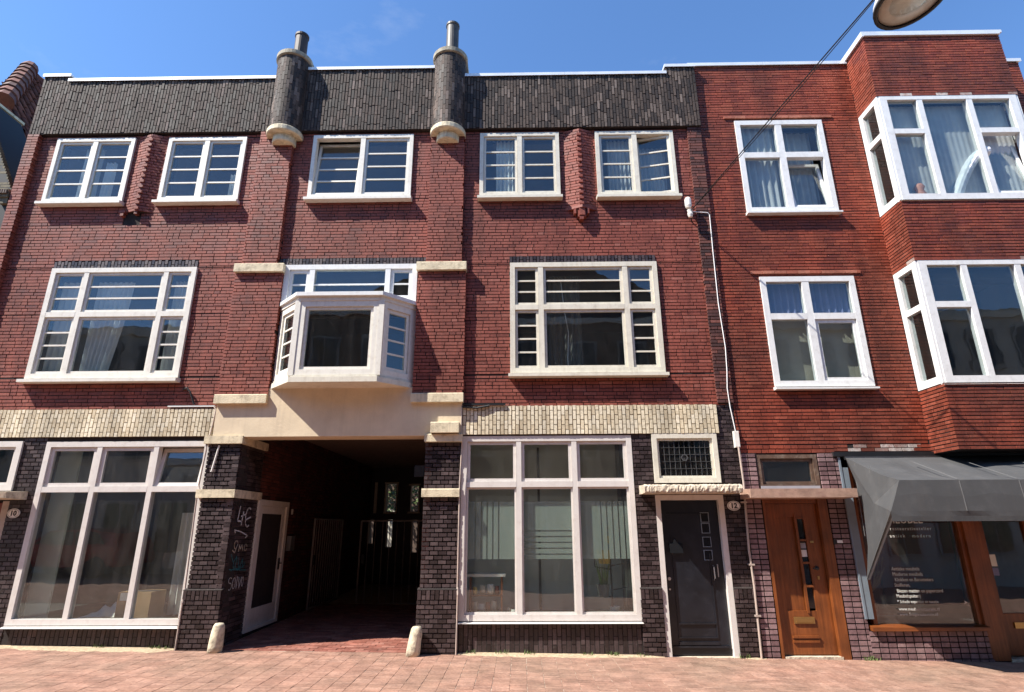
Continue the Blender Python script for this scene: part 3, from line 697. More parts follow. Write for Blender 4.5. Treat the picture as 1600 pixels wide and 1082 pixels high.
# shop windows
window(house, *I_, .008, .085, (-6.81, -5.885), (2.345,), mw=.08, tw=.085, cells={(0, 1): dict(sash=.06), (1, 1): dict(sash=.06), (2, 1): dict(sash=.06, tilt=11)}, m='pink', glass='glass2', name='shop_window', sill=(0, .03, .09))
window(house, *J_, .008, .085, (-.03, .855), (2.39,), mw=.08, tw=.085, cells={(0, 1): dict(sash=.05), (1, 1): dict(sash=.05), (2, 1): dict(sash=.05), (0, 0): dict(sash=.03), (1, 0): dict(sash=.03), (2, 0): dict(sash=.03)}, m='pink', glass='glass2', name='shop_window', sill=(0, .025, .07))
window(house, *W10, .03, .09, (), (), cells={'all': dict(sash=.04)}, m='pink', name='shop_window')
MB().prism([(-.02, 2.19), (.38, 2.2), (.4, 2.29), (-.02, 2.32)], -9.38, -7.82, 'x').build('door_slab', 'roughstone', house)
d10 = MB().box(-9.3, -8.2, -.16, -.1, -.05, 2.15).build('door', 'darkred', house); MB().box(-8.2, -8.08, -.18, -.02, -.1, 2.17).build('door_frame', 'galv', d10)
# number twelve: leaded light, slab, black door
window(house, *K_, .03, .075, (), (), cells={'all': dict(sash=.035, h=4, v=9, mt=.006, lead=True)}, m='offwhite', name='leaded_light')
for q in ((2.6, 2.79),): MB().lathe([(.04, -.004), (.06, -.004), (.06, .004), (.04, .004), (.04, -.004)], 0, 0, 6).build('lead_flower', 'lead', house).matrix_parent_inverse = Matrix.Translation(-ROOTLOC[house]) @ Matrix.Translation(V(q[0], .012, q[1])) @ Matrix.Rotation(R(90), 4, 'X')
mb = MB(); n = 60; rs = random.Random(5); J = lambda s: rs.uniform(-s, s); vs = []
for i in range(n + 1):
    x = 1.85 + 1.455 * i / n + (J(.006) if 0 < i < n else 0)
    for o, z, s in ((-.01, 2.225, .001), (.2, 2.222, .003), (.42, 2.225, .006), (.435, 2.25, .008), (.436, 2.29, .009), (.425, 2.33, .007), (.38, 2.35, .006), (-.01, 2.36, .002)): vs.append(V(x, o + J(s), z + J(s)))
fs = [(i * 8 + j, i * 8 + (j + 1) % 8, (i + 1) * 8 + (j + 1) % 8, (i + 1) * 8 + j) for i in range(n) for j in range(8)] + [tuple(range(8)), tuple(range(n * 8 + 7, n * 8 - 1, -1))]
mb.add(vs, fs)
mb.build('door_slab', 'roughstone', house)
df = MB().box(2.09, 2.165, -.14, .012, -.08, 2.215).box(3.06, 3.14, -.14, .012, -.08, 2.215).box(2.165, 3.06, -.14, .012, 2.14, 2.215).build('door_frame', 'pink', house)
dd = MB().box(2.17, 3.055, -.13, -.075, -.04, 2.135).build('door', 'blackdoor', house)
mb = MB(); mb.box(2.3, 2.315, -.075, -.06, .2, 1.62).box(2.86, 2.875, -.075, -.06, .2, 1.35).box(2.3, 2.875, -.075, -.06, .185, .2).box(2.3, 2.875, -.075, -.05, .1, .14).box(2.2, 3.03, -.075, -.045, .06, .085).box(2.315, 2.86, -.075, -.055, .37, .39).box(2.25, 2.8, -.075, -.06, 1.93, 1.945); mb.build('door_moulding', 'blackdoor', dd)
for k, z in enumerate((1.88, 1.72, 1.52, 1.33)):
    MB().box(2.79, 2.9, -.075, -.066, z - .065, z + .065).build('door_light', 'darkglass', dd); mb = MB(); mb.box(2.78, 2.91, -.075, -.06, z + .065, z + .075).box(2.78, 2.91, -.075, -.06, z - .075, z - .065).box(2.78, 2.79, -.075, -.06, z - .065, z + .065).box(2.9, 2.91, -.075, -.06, z - .065, z + .065); mb.build('door_light_frame', 'bluegrey', dd)
MB().box(2.26, 2.46, -.075, -.03, 1.36, 1.5).prism([(2.32, 1.5), (2.36, 1.58), (2.4, 1.5)], -.07, -.05, 'o').build('letter_box', 'darkglass', dd)
MB().tube([(2.22, -.075, 1.0), (2.22, -.03, 1.0)], .025, 10).tube([(2.22, -.075, .85), (2.22, -.05, .85)], .015, 8).build('door_knob', 'steel', dd)
MB().tube([(2.9, -.07, 1.18), (2.9, -.03, 1.16), (2.9, -.03, 1.0), (2.9, -.07, .98)], .009, 6).box(2.96, 2.975, -.075, -.06, 1.02, 1.2).build('door_pull', 'steel', dd)
MB().box(2.12, 3.16, -.3, .03, -.12, -.052).build('door_step', 'roughstone', house)
# graffiti on the passage pillar
def stroke(parent, mat, lines, wd=.011):
    mb = MB()
    for ln in lines:
        for (u0, w0), (u1, w1) in zip(ln, ln[1:]):
            L_ = math.hypot(u1 - u0, w1 - w0) or 1; a, b = (u1 - u0) / L_ * wd * .4, (w1 - w0) / L_ * wd * .4; p, q = -(w1 - w0) / L_ * wd / 2, (u1 - u0) / L_ * wd / 2
            c = [(u0 - a + p, w0 - b + q), (u0 - a - p, w0 - b - q), (u1 + a - p, w1 + b - q), (u1 + a + p, w1 + b + q)]
            mb.slab([(-4.488, -u, z) for u, z in c], .0015)
    return mb.build('graffiti', mat, parent)
def arc(cx, cz, rx, rz, a0, a1, n=9): return [(cx + rx * math.cos(R(a0 + (a1 - a0) * i / n)), cz + rz * math.sin(R(a0 + (a1 - a0) * i / n))) for i in range(n + 1)]
stroke(house, 'spray_w', [[(.2, 2.08), (.16, 1.86), (.3, 1.85)], [(.33, 2.0), (.3, 1.8)], [(.27, 1.93), (.4, 1.96)], arc(.52, 1.92, .1, .15, 60, 300), [(.44, 1.88), (.6, 1.92)]], .024)
stroke(house, 'spray_w', [[(.1, 1.72), (.3, 1.7), (.58, 1.63), (.5, 1.6)], [(.1, 1.72), (.14, 1.68)]], .016)
stroke(house, 'spray_y', [arc(.22, 1.5, .06, .06, 0, 250), [(.28, 1.52), (.2, 1.38), (.12, 1.42)], [(.33, 1.4), (.34, 1.5), (.38, 1.42), (.42, 1.5), (.47, 1.41)], arc(.56, 1.45, .045, .05, 20, 330)], .016)
stroke(house, 'spray_t', [[(.1, 1.36), (.2, 1.24), (.3, 1.33), (.28, 1.16), (.16, 1.12)], [(.34, 1.3), (.42, 1.12), (.5, 1.28), (.56, 1.14)], arc(.4, 1.2, .2, .06, 150, 380), [(.1, 1.14), (.66, 1.1)]], .012)
stroke(house, 'spray_w', [arc(.18, .98, .05, .04, 40, 260) + arc(.19, .89, .05, .05, 90, -120), arc(.31, .93, .045, .08, 0, 360, 12), [(.41, 1.02), (.4, .85)], [(.46, 1.0), (.5, .84), (.55, 1.0)], arc(.6, .93, .03, .07, 0, 360)], .012)
for q in (red, dk, pp, cb): q.finish()
# ------------------------------------------------------------------ orange-red house with the white bay
hr = thing('brick_house', 'bright orange-red brick house with white framed bay windows above a grey awning', 'house', (6.6, 0, 0))
M_ = (4.135, 5.785, 7.165, 9.135); N_ = (4.185, 5.81, 3.93, 5.89); U_ = (6.62, 8.91, 7.1, 9.1); L_ = (6.62, 8.91, 3.9, 5.85)
DR = (3.73, 4.72, -.1, 2.145); TR = (3.73, 4.68, 2.31, 2.83); SW = (5.03, 9.7, -.1, 2.77)
core(3.475, 9.86, -.2, 10.45, -.32, -.008, [M_, N_, U_, L_, DR, TR, SW]).build('wall', 'mortar2', hr)
ob = Laid('brick', 'orange', hr, 300); gb = Laid('glazed_brick', 'purple', hr, 300)
KW = dict(c=.0575, jh=.0155, jv=.008, L=.215, H=.1)
lm, ln_ = (3.95, 6.0, 9.19, 9.255), (4.05, 5.95, 5.945, 6.01)
front(ob, 3.475, 6.5, 2.99, 10.45, 0, [M_, N_, lm, ln_], seed=31, **KW); front(ob, 9.03, 9.86, 2.87, 10.45, 0, [], seed=32, **KW)
front(ob, 3.475, 4.98, 2.85, 2.985, .004, [TR], seed=33, c=.066, L=.215); 
lp = Laid('lintel_brick', 'pinkbr', hr, 60)
for q in (lm, ln_): front(lp, q[0], q[1], q[2], q[3], .025, [], c=.064, L=.2, bond='run', jv=.005)
lp.finish()
# bay body
bx0, bx1, bo2 = 6.5, 9.03, .6
for z0, z1 in ((2.82, 3.84), (5.9, 7.04), (9.17, 10.55)): MB().box(bx0 + .008, bx1 - .008, bo2 - .12, bo2 - .008, z0, z1).build('bay_wall', 'mortar2', hr)
mb = MB()
for z0, z1 in ((2.82, 3.84), (5.9, 7.04), (9.17, 10.55)):
    MB().box(bx0 + .008, bx0 + .12, 0, bo2 - .12, z0, z1).build('bay_side', 'mortar2', hr); MB().box(bx1 - .12, bx1 - .008, 0, bo2 - .12, z0, z1).build('bay_side', 'mortar2', hr)
MB().box(bx0 + .12, bx1 - .12, -.1, bo2 - .12, 2.83, 2.9).build('bay_underside', 'mortar2', hr); MB().box(bx0 + .12, bx1 - .12, -.1, bo2 - .12, 10.4, 10.5).build('bay_top', 'grey', hr)
st = Laid('stained_brick', 'mossy', hr, 60)
for z0, z1 in ((2.82, 3.83), (5.965, 7.03), (9.23, 10.55)):
    front(ob, bx0, bx1, z0, z1, bo2, [], seed=int(z0 * 10), **KW)
    lay(ob, (bx0, 0, 0), (0, -1, 0), (-1, 0, 0), 0, bo2, z0, z1, (), seed=int(z0 * 11), **KW)
    lay(ob, (bx1, 0, 0), (0, -1, 0), (1, 0, 0), 0, bo2, z0, z1, (), seed=int(z0 * 12), **KW)
for z in (5.905, 9.172):
    for x0 in np.arange(bx0, bx1 - .05, .215):
        (st if rr.random() < .3 else lp if False else ob).put(np.array(V(x0, bo2 + .004, z)), np.array((1., 0, 0)), np.array((0, -1., 0)), np.array((0, 0, 1.)), min(.21, bx1 - x0), .1, .052)
    for q in (0, .2, .4): (st if rr.random() < .4 else ob).put(np.array(V(bx0 - .004, q, z)), np.array((0, -1., 0)), np.array((-1., 0, 0)), np.array((0, 0, 1.)), .195, .1, .052)
for x0 in np.arange(5.2, 6.2, .215):
    for z in (2.875, 2.933):
        (st if rr.random() < .75 else ob).put(np.array(V(x0 + (z > 2.9) * .1, .002, z)), np.array((1., 0, 0)), np.array((0, -1., 0)), np.array((0, 0, 1.)), .2, .1, .048)
front(ob, 4.98, 5.2, 2.87, 2.985, 0, [], **KW); front(ob, 6.2, 9.03, 2.87, 2.985, 0, [], **KW)
st.finish()
# zinc coping
for x0, x1 in ((3.36, 4.85), (4.85, 6.5), (9.03, 9.9)): MB().prism([(-.36, 10.52), (.04, 10.51), (.04, 10.44), (.03, 10.44), (.03, 10.46), (-.36, 10.46)], x0, x1 - .004, 'x').build('coping', 'zinc', hr)
mb = MB(); mb.box(6.46, 9.07, -.3, .64, 10.552, 10.61).box(6.46, 6.5, -.3, .64, 10.5, 10.552).box(6.5, 9.03, .604, .64, 10.52, 10.552); mb.build('coping', 'zinc', hr)
MB().box(3.48, 9.86, -8, -.32, 10.1, 10.25).box(3.48, 9.86, -8.2, -8, -.3, 10.25).box(9.66, 9.86, -8, -.32, -.3, 10.1).build('roof', 'grey', hr)
# windows
XM = dict(sash=0)
wm = window(hr, *M_, .03, .095, (4.945,), (8.37,), mw=.12, tw=.115, cells={(1, 0): dict(sash=.06, tilt=10)}, m='white', sill=(.02, .06, .08))
wn = window(hr, *N_, .03, .095, (4.955,), (5.155,), mw=.12, tw=.11, cells={(1, 0): dict(sash=.06)}, m='white', sill=(.02, .06, .08))
for z0, z1, c2, r_, tilt, tag in ((7.04, 9.17, (7.25, 8.14), 8.42, 9, 'u'), (3.84, 5.9, (7.27, 8.14), 5.13, 0, 'l')):
    window(hr, bx0 + .04, bx1 - .04, z0, z1, bo2 - .0, .13, c2, (r_,), mw=.1, tw=.1, cells={(1, 0): dict(notop=1), (1, 1): dict(under=1), (2, 0): dict(sash=.06, tilt=tilt)}, m='white', fwt=.08, fwb=.11, name='bay_light', sill=(.04, .03, .02))
    for px, sg in ((bx0, -1), (bx1, 1)):
        TX = Matrix.Translation(V(px, 0 if sg < 0 else bo2, 0)) @ Matrix.Rotation(sg * R(90), 4, 'Z')
        a, b = (.01, bo2 - .01)
        window(hr, a, b, z0, z1, 0, .12 if sg > 0 else .11, (), (r_,), tw=.1, m='white', X=TX, name='bay_side_light', fwt=.1, fwb=.12, depth=.1)
    rooms(hr, [(6.4, 9.1, -4, -.33, z0 - .35, z1 + .25)])
    MB().box(6.52, 9.0, -.33, bo2 - .13, z0 - .1, z0 - .01).build('bay_floor', 'inside', hr)
rooms(hr, [(3.7, 6.38, -4, -.33, 6.9, 9.5), (3.7, 6.38, -4, -.33, 3.6, 6.4), (3.6, 4.85, -3, -.33, -.1, 2.95, DM), (5.0, 9.7, -4.5, -.33, .1, 2.95, ('inside_r', 'inside_d', 'wood_d'))])
# purple glazed brick in stack bond
GK = dict(bond='stack', L=.109, jv=.017, c=.073, jh=.016, jit=.0015)
front(gb, 3.475, 3.73, -.2, 2.15, .02, [], seed=41, **GK); front(gb, 4.74, 5.03, -.2, 2.15, .02, [], seed=42, **GK); front(gb, 4.7, 5.0, 2.29, 2.85, .02, [], seed=44, **GK); front(gb, 3.475, 3.73, 2.29, 2.85, .02, [], seed=45, **GK)
core(5.03, 6.74, -.25, .295, -.3, .008, []).build('plinth', 'mortar2', hr); front(gb, 5.03, 6.74, -.22, .29, .02, [], seed=43, **GK)
MB().box(3.475, 3.73, -.008, .008, -.2, 2.85).box(4.74, 5.03, -.008, .008, -.2, 2.85).build('pier', 'mortar2', hr)
ob.finish(); gb.finish()
MB().prism([(-.05, 2.145), (.43, 2.15), (.435, 2.28), (-.05, 2.295)], 3.41, 4.985, 'x').build('door_lintel', 'pinkstone', hr)
window(hr, *TR, .0, .06, (), (), cells={'all': dict(sash=.045)}, m='fanwood', name='fanlight', depth=.1)
MB().box(3.75, 4.66, -.02, .02, 2.3, 2.345).build('fanlight_sill', 'grey', hr)
# oak door
MB().box(3.73, 3.77, -.14, .02, -.1, 2.145).box(4.58, 4.72, -.14, .02, -.1, 2.145).box(3.77, 4.58, -.14, -.01, 2.08, 2.145).build('door_frame', 'wood', hr)
od = MB()
od.box(3.775, 3.93, -.11, -.06, -.03, 2.075).box(4.36, 4.575, -.11, -.06, -.03, 2.075).box(3.93, 4.36, -.11, -.06, 1.88, 2.075).box(3.93, 4.36, -.11, -.06, -.03, .55).box(3.93, 4.24, -.125, -.1, .55, 1.88)
od = od.build('door', 'wood', hr)
mb = MB(); mb.box(4.215, 4.25, -.085, -.045, .52, 1.93); mb.build('door_rail', 'wood', od)
for i in range(4):
    z0, z1 = .58 + i * .325, .58 + i * .325 + .295
    MB().box(4.25, 4.36, -.1, -.09, z0, z1).build('door_light', 'darkglass', od); MB().box(4.245, 4.365, -.1, -.045, z1, z1 + .03).build('glazing_bar', 'wood', od)
MB().box(4.26, 4.35, -.09, -.086, 1.3, 1.4).build('door_sticker', 'paper', od); MB().box(4.27, 4.35, -.09, -.085, 1.42, 1.5).build('door_sticker', 'grey', od)
mb = MB(); mb.box(4.0, 4.3, -.06, -.04, .38, .47); mb.box(4.03, 4.27, -.04, -.032, .4, .45); mb.build('letter_slot', 'brass', od)
MB().box(3.95, 4.33, -.06, -.03, .19, .22).box(3.95, 4.33, -.06, -.035, .13, .16).build('weather_bar', 'wood', od)
MB().lathe([(.03, 0), (.03, .02), (.012, .025), (.012, .05)], 0, 0, 10).build('door_escutcheon', 'blackm', od).matrix_parent_inverse = Matrix.Translation(V(4.45, -.06, 1.14)) @ Matrix.Rotation(R(90), 4, 'X')
MB().tube([(4.45, -.03, 1.14), (4.45, .01, 1.14), (4.36, .015, 1.14)], .011, 6).build('door_handle', 'blackm', od)
MB().box(4.44, 4.47, -.06, -.05, .98, 1.03).box(4.41, 4.46, -.06, -.05, 1.5, 1.53).build('lock_plate', 'brass', od)
MB().box(4.78, 4.86, .02, .03, 1.5, 1.54).build('name_plate', 'paper', hr); MB().box(4.72, 4.76, .02, .035, 1.48, 1.55).build('bell_push', 'blackm', hr)
MB().box(3.78, 4.6, -.3, .03, -.2, -.045).build('door_step', 'roughstone', hr)
# shop front
MB().box(4.93, 9.8, -.02, .06, 2.79, 2.86).box(5.03, 9.8, -.2, .03, 2.62, 2.79).build('fascia', 'blackm', hr)
MB().box(5.03, 5.13, -.02, .03, .45, 2.78).build('side_board', 'bluegrey', hr); MB().box(5.0, 5.03, .008, .04, .45, 2.8).build('side_strip', 'bluegrey', hr)
sw = window(hr, 5.14, 6.72, .3, 2.62, -.02, .06, (), (), m='wood', glass='glass2', name='shop_window', fwb=.06)
MB().prism([(-.1, .3), (.08, .295), (.08, .345), (-.02, .37), (-.1, .37)], 5.06, 6.74, 'x').build('shop_sill', 'woodh', hr)
MB().box(6.72, 6.98, -.18, .02, -.1, 2.62).build('shop_post', 'wood', hr)
sd = MB(); sd.box(6.98, 7.13, -.2, -.14, -.06, 2.6).box(7.75, 7.9, -.2, -.14, -.06, 2.6).box(7.13, 7.75, -.2, -.14, -.06, .5).box(7.13, 7.75, -.2, -.14, 2.45, 2.6); sd = sd.build('shop_door', 'wood', hr)
MB().box(7.13, 7.75, -.18, -.174, .5, 2.45).build('pane', 'glass2', sd); MB().box(7.25, 7.5, -.14, -.12, .3, .38).build('letter_slot', 'brass', sd)
MB().box(7.14, 7.24, -.172, -.17, 1.15, 1.32).build('sticker', 'paper', sd); MB().box(7.15, 7.24, -.172, -.169, 1.02, 1.13).build('sticker', 'bcurtain', sd)
MB().box(7.9, 8.05, -.18, .02, -.1, 2.62).build('shop_post', 'wood', hr)
window(hr, 8.05, 9.7, .3, 2.62, -.02, .06, (), (), m='wood', glass='glass2', name='shop_window'); core(8.05, 9.7, -.25, .295, -.3, .008).build('plinth', 'purple', hr)
MB().box(6.98, 7.9, -.3, .03, -.22, -.08).build('door_step', 'roughstone', hr)
# lettering on the shop window
for k, (t, z, s) in enumerate((('Antieke meubels', 1.105, .075), ('Moderne meubels', 1.03, .075), ('Klokken en Barometers', .955, .072), ('Stofferen,', .88, .072), ('Biezen matten en papercord', .80, .072), ('Meubelspuiterij', .73, .07), ('* Schade expertise en taxatie', .655, .062), ('www.meubelrestauratie.nl', .555, .062), ('www.designrestauratie.nl', .485, .06))):
    text(t, 5.55 + (.02 if k in (2, 4) else 0), -.035, z, s, 'letter', sw, sx=.82 if k < 7 else .9)
text('MEUBEL', 5.62, -.035, 1.78, .17, 'letter', sw, sx=.9); text('restauratieatelier', 5.64, -.035, 1.68, .07, 'letter', sw, sx=.95, spacing=1.3); text('antiek   modern', 5.62, -.035, 1.575, .07, 'letter', sw, sx=.95, spacing=1.4)
mb = MB(); mb.slab([(6.52, -.034, .64), (6.57, -.034, .665), (6.52, -.034, .69), (6.535, -.034, .665)], .002); mb.build('arrow_mark', 'letter', sw)

# ------------------------------------------------------------------ awning
aw = thing('awning', 'dark grey canvas awning folded out over the antique restorer shop window', 'awning', (7.3, .1, 1.0))
ax0, ax1 = 5.07, 9.62; wt, h1, h2, pvt = (.1, 2.77), (1.32, 2.33), (1.34, 1.93), (.13, 1.0)
nx = 46; ptsr = [wt, (.5, 2.64), (.92, 2.48), h1, (1.335, 2.13), h2, (1.335, 1.865), (1.33, 1.8)]
rs = random.Random(9)
vs, fs = [], []
for t in (0, .006):
    for j, (o, z) in enumerate(ptsr):
        for i in range(nx + 1):
            fl_ = (0, 0, 0, 0, .1, .2, .2, .2)[j]; x = ax0 - fl_ + (ax1 - ax0 + 2 * fl_) * i / nx; f = min(i, nx - i) / nx
            sag = (.02 * math.sin(i / nx * math.pi * 9) + .008 * math.sin(i * 1.3 + j)) * (j in (1, 2, 4)) - .05 * (j in (1, 2)) ; fl = (.007 * math.sin(i * .5) + .004 * math.sin(i * 1.1)) * (j >= 6)
            vs.append(V(x, o + fl - (t if j > 3 else 0), z + sag - (t if j <= 3 else 0)))
k1 = len(ptsr) * (nx + 1)
for j in range(len(ptsr) - 1):
    for i in range(nx):
        q = j * (nx + 1) + i; fs += [(q, q + 1, q + nx + 2, q + nx + 1), (k1 + q, k1 + q + nx + 1, k1 + q + nx + 2, k1 + q + 1)]
mb = MB().add(vs, fs); mb.build('canvas', 'awn', aw)
for x, sg in ((ax0, -1), (ax1, 1)):
    P3 = [(x, .12, 2.765), (x, .5, 2.61), (x, .92, 2.44), (x, h1[0], h1[1]), (x + sg * .1, 1.335, 2.13), (x + sg * .2, h2[0], h2[1]), (x + sg * .1, .74, 1.47), (x, *pvt), (x, .3, 1.45), (x, .36, 1.95), (x, .28, 2.4)]
    mb = MB(); cxx = (x + sg * .055, .75, 2.05); vv = [V(*q) for q in P3] + [V(*cxx)]; m_ = len(P3); vv += [(a - sg * .006, b, c_) for a, b, c_ in vv]
    mb.add(vv, [(i, (i + 1) % m_, m_) for i in range(m_)] + [(i + m_ + 1, m_ + m_ + 1, (i + 1) % m_ + m_ + 1) for i in range(m_)] + [(i, i + m_ + 1, (i + 1) % m_ + m_ + 1, (i + 1) % m_) for i in range(m_)]); mb.build('side_gore', 'awn', aw)
for i in (8, 16, 24, 32, 40):
    x = ax0 + (ax1 - ax0) * i / nx; mb = MB(); mb.slab([(x - .006, .5, 2.648), (x + .006, .5, 2.648), (x + .006, 1.3, 2.345), (x - .006, 1.3, 2.345)], .004).slab([(x - .006, 1.326, 2.32), (x + .006, 1.326, 2.32), (x + .006, 1.346, 1.93), (x - .006, 1.346, 1.93)], .004); mb.build('seam', 'seam', aw)
MB().tube([(ax0 - .004, .35, 2.7), (ax0 - .004, .3, 2.2), (ax0 - .004, .28, 1.6)], .004, 4).tube([(ax0 - .004, .72, 2.57), (ax0 - .004, .55, 1.95), (ax0 - .004, .33, 1.3)], .004, 4).build('seam', 'seam', aw)
for x in (ax0 + .03, ax1 - .03):
    MB().tube([(x, pvt[0], pvt[1]), (x + (-.17 if x < 7 else .17), h2[0] - .05, h2[1] - .02)], .018, 8).build('arm', 'bluegrey', aw); MB().tube([(x, pvt[0], pvt[1]), (x, h1[0] - .03, h1[1] - .04)], .014, 8).build('arm', 'bluegrey', aw)
MB().tube([(ax0 - .15, h2[0] - .05, h2[1] - .01), (ax1 + .15, h2[0] - .05, h2[1] - .01)], .016, 8).build('front_bar', 'bluegrey', aw)
MB().tube([(ax0, .1, 2.755), (ax1, .1, 2.755)], .03, 8).build('roller', 'blackm', aw)

# ------------------------------------------------------------------ old tiled house at the left edge
lh = thing('tiled_house', 'old olive brick house with steep red tiled roof past the dark parapet', 'house', (-12, 0, 0))
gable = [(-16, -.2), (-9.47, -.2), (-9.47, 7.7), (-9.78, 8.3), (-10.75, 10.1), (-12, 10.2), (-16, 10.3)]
MB().prism(gable, -1.0, .0, 'o').build('wall', 'rubber_and_shade', lh)  # painted black so the right-facing gable edge reads as shaded
lb = Laid('brick', 'olive', lh, 60)
z = -.1
while z < 10.2:
    xe = -9.47 if z < 7.7 else (-9.47 - (z - 7.7) * .52 if z < 8.3 else -9.78 - (z - 8.3) * .54)
    lay(lb, (0, 0, 0), (1, 0, 0), (0, -1, 0), -16, xe, z, z + .06, (), seed=int(z * 100)); z += .06
lb.finish()
MB().box(-9.66, -9.46, 0, .1, 7.62, 7.72).box(-9.62, -9.47, 0, .07, 7.5, 7.62).box(-9.68, -9.46, 0, .12, 7.72, 7.78).build('dentil', 'olive', lh)
for i in range(5): MB().box(-9.665 + i * .042, -9.638 + i * .042, .1, .14, 7.68, 7.76).build('dentil', 'para', lh)
# roof plane falling towards +x: x = -9.45 - .6 (z - 7.4); tiles in rows along the depth
def rp(o, t): return (-9.45 - .6 * t, o, 7.4 + t)     # t climbs the slope in metres of height
def front_edge(t): return -.8 - max(0, t - .9) * .27 if t < 2.9 else -1.15 + (t - 2.9) * .0 - (t - 3.6 if t > 3.6 else 0) * .78
MB().slab([rp(front_edge(t), t) for t in (.05, .9, 2.9, 3.6, 6.05)] + [rp(-7, 6.05), rp(-7, .05)], .05).build('roof_deck', 'mortar2', lh)
TP = [V(*rp(0, 0)), ]
tn = Vector((1, 0, .6)).normalized(); tu = Vector((-.6, 0, 1)).normalized()
tl = Laid('roof_tile', 'tile', lh, 0)
tmesh = []
def tile_mesh():
    mb = MB(); n = 6; wv = .26; vs, fs = [], []
    for s in (0, 1):
        for j, (a, lift) in enumerate(((0, .035), (.36, .008))):
            for i in range(n + 1):
                u = i / n; h = .034 * math.sin(u * 2 * math.pi) + lift + s * -.014; vs.append((u * wv, a, h))
    for s in (0, 1):
        for i in range(n):
            q = s * 2 * (n + 1) + i; fs.append((q, q + 1, q + n + 2, q + n + 1))
    for i in range(n): fs.append((i, 2 * (n + 1) + i, 2 * (n + 1) + i + 1, i + 1))
    me = bpy.data.meshes.new('roof_tile'); me.from_pydata(vs, [], fs); me.materials.append(M['tile']); me.polygons.foreach_set('use_smooth', [True] * len(me.polygons)); me.update(); return me
tme = tile_mesh()
row = 0; s = .1; slope_len = math.hypot(1, .6)
while s < 6.9:
    t = s / slope_len
    if t > 6.0: break
    o = front_edge(t) - .02
    while o > -4.6:
        ob_ = bpy.data.objects.new('roof_tile', tme); ob_.parent = lh; ob_.matrix_parent_inverse = Matrix.Translation(-ROOTLOC[lh])
        p = Vector(V(*rp(o, t))) + tn * .02; ux = Vector((0, 1, 0))
        ob_.matrix_basis = Matrix(((ux.x, tu.x, tn.x, p.x), (ux.y, tu.y, tn.y, p.y), (ux.z, tu.z, tn.z, p.z), (0, 0, 0, 1)))
        COL.objects.link(ob_); o -= .235
    s += .3
hp = [Vector(V(*rp(front_edge(t), t))) for t in (3.3, 6.05)]
n = 9
for i in range(n):
    a, b = hp[0].lerp(hp[1], i / n), hp[0].lerp(hp[1], (i + 1.25) / n)
    mb = MB(); mb.tube([(a.x + .02, -a.y + .06, a.z + .1), (b.x + .02, -b.y + .06, b.z + .08)], [.205, .17], 10); mb.build('ridge_tile', 'tile', lh, smooth=False)
for i in range(8):
    a = Vector(V(*rp(front_edge(6.05) - i * .33, 6.07))); mb = MB(); mb.tube([(a.x - .05, -a.y, a.z), (a.x - .05, -a.y - .37, a.z)], [.15, .13], 10); mb.build('ridge_tile', 'tile', lh)
c0, c1 = rp(-.5, 2.9), rp(-1.3, 2.86)
MB().box(c0[0] - .25, c0[0] + .05, -1.35, -.45, c0[2] - .1, c0[2] - .02).box(c0[0] - .25, c0[0] + .1, -1.35, -.4, c0[2] - .02, c0[2] + .06).box(c0[0] - .25, c0[0] + .15, -1.35, -.35, c0[2] + .06, c0[2] + .12).build('cornice', 'stone', lh)
MB().box(-16, -9.48, -8, -.72, 7.2, 7.35).build('roof_deck', 'mortar2', lh)
# ------------------------------------------------------------------ yard beyond the passage
yw = thing('rear_house', 'brick back house raised to block the sky beyond the iron gate', 'house', (-4, -12.6, 0))
MB().box(-12, 3, -16, -12.6, -.2, 8).build('wall', 'farb', yw); MB().box(-6.3, -5.6, -12.62, -12.56, .9, 2.4).build('window', 'offwhite', yw); MB().box(-4.9, -4.2, -12.62, -12.56, .9, 2.4).build('window', 'offwhite', yw)  # wall made tall to keep bright sky out of the passage openings
tr = thing('yard_tree', 'small leafy green tree glimpsed through the dark passage', 'tree', (-5.2, -13.5, 0))
MB().tube([(-5.2, -11.2, -.1), (-5.15, -11.2, 1.2), (-5.2, -11.1, 2.4), (-5.1, -11.3, 3.8)], [.12, .1, .07, .03], 8).build('trunk', 'bark', tr)
rs = random.Random(2); mb = MB()
for _ in range(2600):
    a, b, r_ = rs.uniform(0, 6.28), rs.uniform(-1, 1), rs.uniform(.3, 1) ** .5 * 1.7
    c = Vector(V(-5.0 + r_ * math.cos(a) * math.sqrt(1 - b * b) * 1.3, -11.1 + r_ * math.sin(a) * math.sqrt(1 - b * b), 3.6 + r_ * b * .95))
    u = Vector((rs.uniform(-1, 1), rs.uniform(-1, 1), rs.uniform(-1, 1))).normalized(); v = u.orthogonal().normalized(); q = rs.uniform(.05, .1)
    mb.add([tuple(c - u * q), tuple(c + v * q * .5), tuple(c + u * q), tuple(c - v * q * .5)], [(0, 1, 2, 3)])
mb.build('crown', 'leaf', tr, fix=False, kind='stuff')

